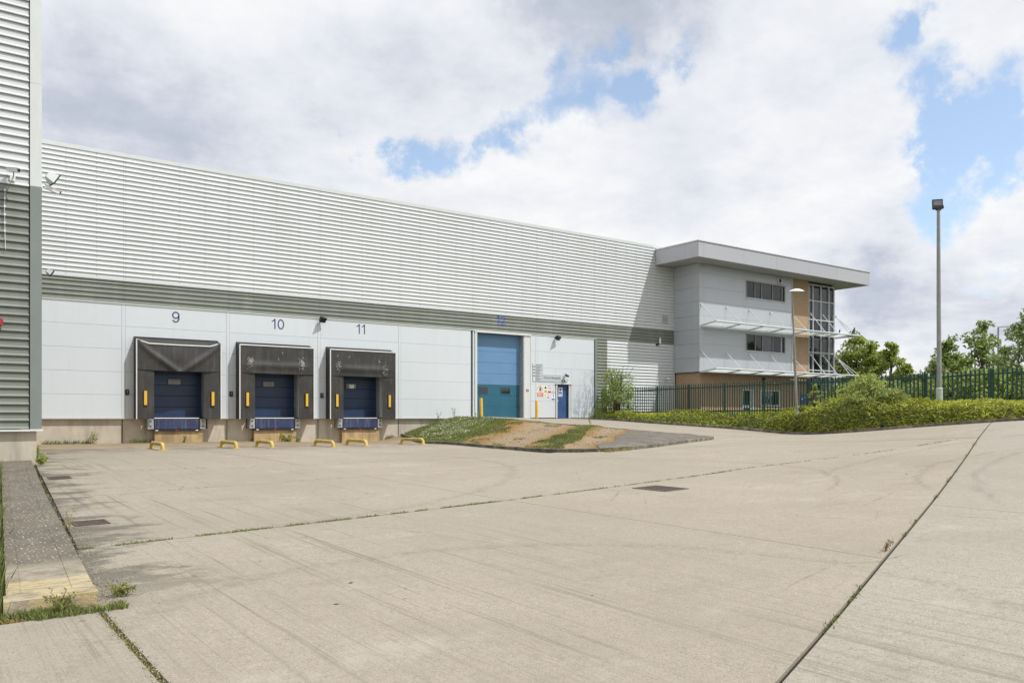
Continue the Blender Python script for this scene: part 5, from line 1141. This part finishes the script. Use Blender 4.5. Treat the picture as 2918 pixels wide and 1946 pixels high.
# juniper ground cover
def jun_h(x, y):
    return .17 + .24 * vnoise(x, y, .55, 21) + .12 * vnoise(x, y, 1.9, 22) + .30 * np.exp(-(((x - 31.6) / 1.1) ** 2 + ((y - 18.6) / 3.2) ** 2)) + .38 * np.exp(-(((x - 31.9) / .8) ** 2 + ((y - 21.8) / 2.0) ** 2))
def jun_edge(x, y):
    kx = np.interp(-y, -KA[:, 1], KA[:, 0]); return x - kx
def juniper():
    # solid dark core
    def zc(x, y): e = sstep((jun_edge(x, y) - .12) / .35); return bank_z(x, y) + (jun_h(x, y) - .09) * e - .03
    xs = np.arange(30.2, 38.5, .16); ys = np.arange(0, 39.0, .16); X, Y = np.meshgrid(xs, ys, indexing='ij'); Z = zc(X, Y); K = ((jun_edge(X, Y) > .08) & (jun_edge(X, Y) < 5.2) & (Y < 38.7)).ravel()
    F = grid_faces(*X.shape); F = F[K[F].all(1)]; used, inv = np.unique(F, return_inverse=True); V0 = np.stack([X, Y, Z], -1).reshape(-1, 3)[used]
    n = 60000; y = RNG.uniform(2, 38.6, n * 2); y = np.where(RNG.random(n * 2) < .35, RNG.uniform(8, 24, n * 2), y); e = RNG.uniform(.03, 4.6, n * 2) ** 1.0; x = np.interp(-y, -KA[:, 1], KA[:, 0]) + e
    ok = (x < 37.5) & (y < 38.5) & (vnoise(x, y, 2.2, 31) > .16); x = x[ok][:n]; y = y[ok][:n]; e = e[ok][:n]; n = len(x)
    h = jun_h(x, y) * sstep((e + .02) / .45) * RNG.uniform(.55, 1.15, n); z = bank_z(x, y) + h
    az = RNG.uniform(0, 2 * np.pi, n); el = RNG.uniform(-.15, .75, n); D = np.stack([np.cos(az) * np.cos(el), np.sin(az) * np.cos(el), np.sin(el)], 1)
    L = RNG.uniform(.10, .24, n); Cc = np.stack([x, y, z], 1)
    parts = [(Cc, D, L * 1.15, L * .15)]
    for s in (-1, 1):
        a2 = az + s * RNG.uniform(.4, .8, n); D2 = np.stack([np.cos(a2) * np.cos(el), np.sin(a2) * np.cos(el), np.sin(el) + .1], 1); parts.append((Cc + D * (L * .12)[:, None] + D2 * (L * .22)[:, None], D2, L * .62, L * .10))
    C = np.concatenate([p[0] for p in parts]); D = np.concatenate([p[1] for p in parts]); L = np.concatenate([p[2] for p in parts]); Wd = np.concatenate([p[3] for p in parts])
    up = np.tile(np.array([0, 0, 1.]), (len(C), 1)) + RNG.normal(size=(len(C), 3)) * .45
    D = D / np.linalg.norm(D, axis=1, keepdims=True); S = np.cross(D, up); S /= np.linalg.norm(S, axis=1, keepdims=True)
    V = np.stack([C - D * L[:, None] / 2, C + S * Wd[:, None] / 2, C + D * L[:, None] / 2, C - S * Wd[:, None] / 2], 1).reshape(-1, 3)
    F2 = np.arange(len(V)).reshape(-1, 4) + len(V0); VV = np.concatenate([V0, V]); FF = np.concatenate([inv.reshape(F.shape), F2])
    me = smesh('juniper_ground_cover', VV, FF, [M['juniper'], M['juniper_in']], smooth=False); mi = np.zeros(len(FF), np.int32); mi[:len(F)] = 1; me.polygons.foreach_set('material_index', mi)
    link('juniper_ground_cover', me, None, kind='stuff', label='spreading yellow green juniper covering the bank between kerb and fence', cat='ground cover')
juniper()
# grass, clover and weeds
def blades(name, x, y, z, hmin, hmax, m, lean=.5, wd=.012, parent=None, **kw):
    n = len(x); h = RNG.uniform(hmin, hmax, n); D = np.stack([RNG.normal(0, lean, n), RNG.normal(0, lean, n), np.ones(n)], 1); D /= np.linalg.norm(D, axis=1, keepdims=True)
    C = np.stack([x, y, z], 1) + D * h[:, None] / 2 - np.array([0, 0, .01]); return link(name, leaf_mesh(name, C, D, h, np.full(n, wd) * RNG.uniform(.7, 1.5, n), m), parent, **kw)
def island_grass():
    n = 95000; x = RNG.uniform(16.8, 24.4, n); y = RNG.uniform(18.7, 38.95, n); r = rutc(x, y) + .9 * vnoise(x, y, 1.0, 44) ; sd = isl_sd(x, y)
    asp = y < 18.9 + .82 * (x - 16.8) + .3
    nz = vnoise(x, y, 1.3, 45)
    ok = (sd > .1) & ~asp & (((r > 11.2) & (nz > .08)) | ((r > 6.3) & (r < 7.4) & (nz > .25)) | ((r > 10.7) & (nz > .5)) | ((sd < .35) & (nz > .6)) | (nz > .86))
    x, y = x[ok], y[ok]; z = isl_z(x, y); blades('island_grass', x, y, z, .04, .13, [M['grass']], wd=.014, kind='stuff', label='short rough grass on the green end of the traffic island', cat='grass')
    n = 9000; x = RNG.uniform(18, 24.4, n); y = RNG.uniform(27, 38.9, n); r = rutc(x, y); ok = (isl_sd(x, y) > .35) & (vnoise(x, y, .9, 46) > .38) & (r > 11.8) & (r < 15.4); x, y = x[ok], y[ok]
    z = isl_z(x, y) + RNG.uniform(.05, .12, len(x)); D = RNG.normal(size=(len(x), 3)) * np.array([1, 1, .35]); s = RNG.uniform(.03, .06, len(x))
    link('clover_flowers', leaf_mesh('clover_flowers', np.stack([x, y, z], 1), D, s, s * .8, M['clover']), None, kind='stuff', label='pale clover flowers scattered through the island grass', cat='flowers')
island_grass()
n = 5200; x = RNG.uniform(16.9, 24.3, n); y = RNG.uniform(18.7, 36, n); r = rutc(x, y); ok = (isl_sd(x, y) > .08) & (y > 19.2 + .82 * (x - 16.8)) & (vnoise(x, y, 1.1, 81) > .42) & (r < 11); x, y = x[ok], y[ok]; n = len(x)
s_ = RNG.uniform(.015, .06, n); D = RNG.normal(size=(n, 3)) * np.array([1, 1, .4]); link('island_stones', leaf_mesh('island_stones', np.stack([x, y, isl_z(x, y) + s_ * .3], 1), D, s_, s_ * .8, M['stone']), None, kind='stuff', label='loose stones in the wheel ruts of the island', cat='stones')
def clump_xy(pts, n, sp):
    c = np.array(pts)[RNG.integers(0, len(pts), n)]; return c[:, 0] + RNG.normal(0, sp, n), c[:, 1] + RNG.normal(0, sp, n)
def line_pts(a, b, n, jit=.015, gap=.45, seed=1):
    u = RNG.random(n); x = a[0] + (b[0] - a[0]) * u; y = a[1] + (b[1] - a[1]) * u; ok = vnoise(u * 40, u * 0 + seed, 1.0, 50 + seed) > gap; return x[ok] + RNG.normal(0, jit, ok.sum()), y[ok] + RNG.normal(0, jit, ok.sum())
def joint_weeds():
    X = []; Y = []
    for (a, b, n, j, g) in [((1.45, 10.5), (8.05, 11.2), 6500, .02, .42), ((8.05, 11.2), (15.4, 12.05), 3800, .022, .42), ((15.4, 12.05), (23, 11), 2200, .024, .42), ((1.88, 16.38), (8.05, 16.55), 700, .02, .6), ((4.2, 3.06), (23.4, 10.62), 2600, .02, .6), ((8.05, 20.5), (16.4, 20.6), 500, .02, .55), ((2.15, 20.7), (8.05, 20.5), 300, .02, .6)]:
        x, y = line_pts(a, b, n, j, g, seed=int(n) % 17); X.append(x); Y.append(y)
    x = np.concatenate(X); y = np.concatenate(Y); blades('joint_weeds', x, y, Hn(x, y) - .01, .012, .06, M['grass'], .7, .009, kind='stuff', label='tiny weeds in the joints across the concrete yard', cat='weeds')
    # strip of weeds and grit in the wide joint bottom left and along the raised strip
    x, y = line_pts((1.2, 3.5), (1.2, 7.6), 9500, .018, .05, 3); x2 = []; y2 = []
    x = np.concatenate([x, RNG.normal(1.27, .07, 2200)]); y = np.concatenate([y, RNG.uniform(7.5, 8.1, 2200)])
    u = RNG.random(4200) ** 1.4; yy = 8 + 15.4 * u; xx = np.array([rr(v) for v in yy]) + np.abs(RNG.normal(.03, .06, len(yy))); ok = vnoise(yy * 2.2, yy * 0, 1.0, 66) > .42; x = np.concatenate([x, xx[ok]]); y = np.concatenate([y, yy[ok]])
    d = RNG.random(len(x)) < .38
    for nm, k, m, lb in (('edge_weeds', d, 'grass', 'green weeds in the wide joint and along the raised strip'), ('edge_moss', ~d, 'grass_dry', 'yellowed moss and dry weeds in the wide joint at lower left')):
        blades(nm, x[k], y[k], Hn(x[k], y[k]) - .02, .012, .05, M[m], .8, .009, kind='stuff', label=lb, cat='weeds')
    # loose grit and stones
    n = 5200; yy = np.concatenate([RNG.uniform(3.5, 7.6, 1000), 7.8 + 9 * RNG.random(n - 1000) ** 1.6]); xx = np.where(yy < 7.7, 1.2 + RNG.normal(0, .035, n), np.array([rr(v) for v in yy]) + np.abs(RNG.normal(0, .20, n)))
    z = Hn(xx, yy) + .004; s = RNG.uniform(.005, .016, n); D = RNG.normal(size=(n, 3)) * np.array([1, 1, .3]); N_ = np.tile(np.array([0, 0, 1.]), (n, 1)) + RNG.normal(size=(n, 3)) * .5
    o1 = leaf_mesh('loose_grit', np.stack([xx, yy, z], 1), D, s, s * .8, M['stone'], N=N_); link('loose_grit', o1, None, kind='stuff', label='loose pale grit along the raised strip edge', cat='grit')
joint_weeds()
def fringe():
    n = 12000; y = RNG.uniform(7.36, 7.68, n); x = RNG.uniform(-.6, 1.4, n); ok = vnoise(x, y, 3.4, 71) > .42; x, y = x[ok], y[ok]; blades('fringe_grass', x, y, Hn(x, y) - .02, .02, .10, M['grass'], .5, .008, kind='stuff', label='fringe of grass and moss along the painted end of the raised strip', cat='grass')
    n = 11000; y = RNG.uniform(7.36, 7.67, n); x = RNG.uniform(-.6, 1.4, n); blades('fringe_moss', x, y, Hn(x, y) - .02, .01, .035, M['grass_dry'], .9, .012, kind='stuff', label='dry yellow moss in front of the raised strip', cat='moss')
    n = 7000; y = RNG.uniform(7.5, 23, n); x = np.array([rl(v) for v in y]) - np.abs(RNG.normal(.05, .35, n)) - .02; blades('verge_grass', x, y, Hn(x, y) - .04, .08, .34, M['grass'], .3, .01, kind='stuff', label='long grass left of the raised strip', cat='grass')
    # weeds at the foot of the plinths
    x = RNG.uniform(2.5, 20.5, 3400); y = 39.08 - np.abs(RNG.normal(0, .1, 3400)); ok = vnoise(x, y * 0, .9, 73) > .60; x, y = x[ok], y[ok]; blades('plinth_weeds', x, y, Hn(x, y) - .01, .05, .26, M['grass'], .35, .018, kind='stuff', label='weeds growing along the foot of the warehouse plinth', cat='weeds')
    x = RNG.uniform(16.9, 24.2, 2600); y = 18.3 + .36 * (x - 17); y = np.where(x < 17.9, 18.5, y) + RNG.normal(0, .06, 2600); ok = vnoise(x, y * 0, 1.1, 74) > .5; blades('kerb_weeds', x[ok], y[ok] , Hn(x[ok], y[ok]), .02, .16, M['grass_dry'], .5, .014, kind='stuff', label='dry weeds along the kerb of the island nose', cat='weeds')
fringe()
def plant(x, y, h, r, n, m, label, name='weed', lw=.03, zf=H):
    t = thing(name, (x, y, zf(x, y)), label, 'weed'); z = zf(x, y); k = max(3, n // 14); st = MB(); tips = []
    for i in range(k):
        a = random.uniform(0, 6.28); q = r * random.uniform(.2, 1); p = Vector((x + q * math.cos(a), y + q * math.sin(a), z + h * random.uniform(.5, 1))); tips.append(p); st.tube([(x, y, z - .02), (x + q * .3 * math.cos(a), y + q * .3 * math.sin(a), z + (p.z - z) * .6), p], [.006, .004, .002], 4, cap=False)
    st.build('stems', M['grass_dry'], t, kind='stuff'); P = np.array([list(Vector((x, y, z)).lerp(tips[i % k], random.uniform(.25, 1))) for i in range(n)]); P += RNG.normal(0, .03 * r / .3, P.shape); P[:, 2] = np.maximum(P[:, 2], z + .01)
    D = RNG.normal(size=(n, 3)) + np.array([0, 0, .5]); s = RNG.uniform(.6, 1.3, n) * lw; link('leaves', leaf_mesh('leaves', P, D, s * 2.6, s, M[m]), t); return t
plant(14.6, 38.75, .42, .45, 150, 'leaf_b', 'leafy weed clump at the plinth under dock 10', lw=.05); plant(15.1, 38.8, .35, .25, 60, 'leaf_b', 'smaller leafy weed right of the clump under dock 10', lw=.045)
plant(9.75, 38.8, .5, .2, 60, 'leaf_b', 'thin weed at the rusty plinth under dock 9', lw=.045); plant(18.5, 38.85, .3, .2, 50, 'leaf_b', 'weed at the plinth under dock 11', lw=.045)
plant(6.0, 38.8, .55, .35, 90, 'leaf_b', 'weed at the plinth between the near building and dock 9', lw=.04); plant(2.5, 24.6, .5, .12, 90, 'leaf_a', 'weed climbing the near building corner', lw=.05); plant(2.48, 23.2, .3, .16, 90, 'leaf_a', 'green weed where the raised strip meets the near building', lw=.04)
plant(1.6, 12.1, .42, .12, 26, 'grass_dry', 'dry tuft beside the nearer drain grating', lw=.012); plant(1.42, 7.85, .12, .15, 260, 'grass', 'dense grass tuft at the corner of the painted strip end', lw=.014); plant(.93, 7.5, .2, .13, 260, 'grass', 'round grass tuft before the painted strip end', lw=.012)
plant(8.42, 4.78, .12, .14, 70, 'grass_dry', 'dry weed tuft in the diagonal joint at right', lw=.012)
for (x, y, h, lb) in ((24.2, 36.5, .5, 'weed on the crest of the island before the tall blue door'), (24.2, 27.5, .75, 'tall flowering weed on the lane side of the island'), (23.4, 37.6, .8, 'spindly weed on the grassy end of the island'), (22.6, 38.0, .75, 'dead stalks beside the plinth on the grassy island end')): plant(x, y, h, .22, 45, 'leaf_b', lb, lw=.035, zf=lambda a, b: float(isl_z(a, b)))
# yard litter: twigs and dead leaves
n = 240; x = RNG.uniform(1.5, 26, n); y = RNG.uniform(2, 30, n); z = Hn(x, y) + .006; s = RNG.uniform(.02, .07, n); N_ = np.tile(np.array([0, 0, 1.]), (n, 1)) + RNG.normal(size=(n, 3)) * .15; D = RNG.normal(size=(n, 3)) * np.array([1, 1, .05])
link('leaf_litter', leaf_mesh('leaf_litter', np.stack([x, y, z], 1), D, s, s * RNG.uniform(.15, .4, n), M['soil'], N=N_), None, kind='stuff', label='dead leaves and twigs scattered over the yard', cat='litter')
# birds on the sunshade corner
def bird(x, y, z, label, s=1.0):
    t = thing('bird', (x, y, z), label, 'bird', 'birds perched on the upper sunshade'); me = bpy.data.meshes.new('body')
    mb = MB(); mb.tube([(x - .13*s, y, z + .02*s), (x - .08*s, y, z + .06*s), (x - .02*s, y, z + .14*s), (x + .04*s, y, z + .22*s), (x + .05*s, y, z + .28*s), (x + .07*s, y, z + .33*s), (x + .09*s, y, z + .34*s)], [.012*s, .03*s, .065*s, .06*s, .035*s, .035*s, .01*s], 9); mb.build('body', M['black'], t, smooth=True)
    MB().tube([(x + .09*s, y, z + .335*s), (x + .14*s, y, z + .325*s)], [.01*s, .002*s], 5).build('beak', M['black'], t); MB().tube([(x, y - .02, z - .02), (x, y - .02, z + .1*s)], .006, 4).tube([(x, y + .02, z - .02), (x, y + .02, z + .1*s)], .006, 4).build('legs', M['black'], t)
    MB().tube([(x - .08*s, y, z + .05*s), (x - .22*s, y, z - .03*s)], [.03*s, .015*s], 5).build('tail', M['black'], t)
bird(57.95, 35.45, 6.38, 'larger dark bird perched on the sunshade corner', 1.5); bird(56.3, 35.6, 6.37, 'smaller dark bird perched on the sunshade rail', .9)
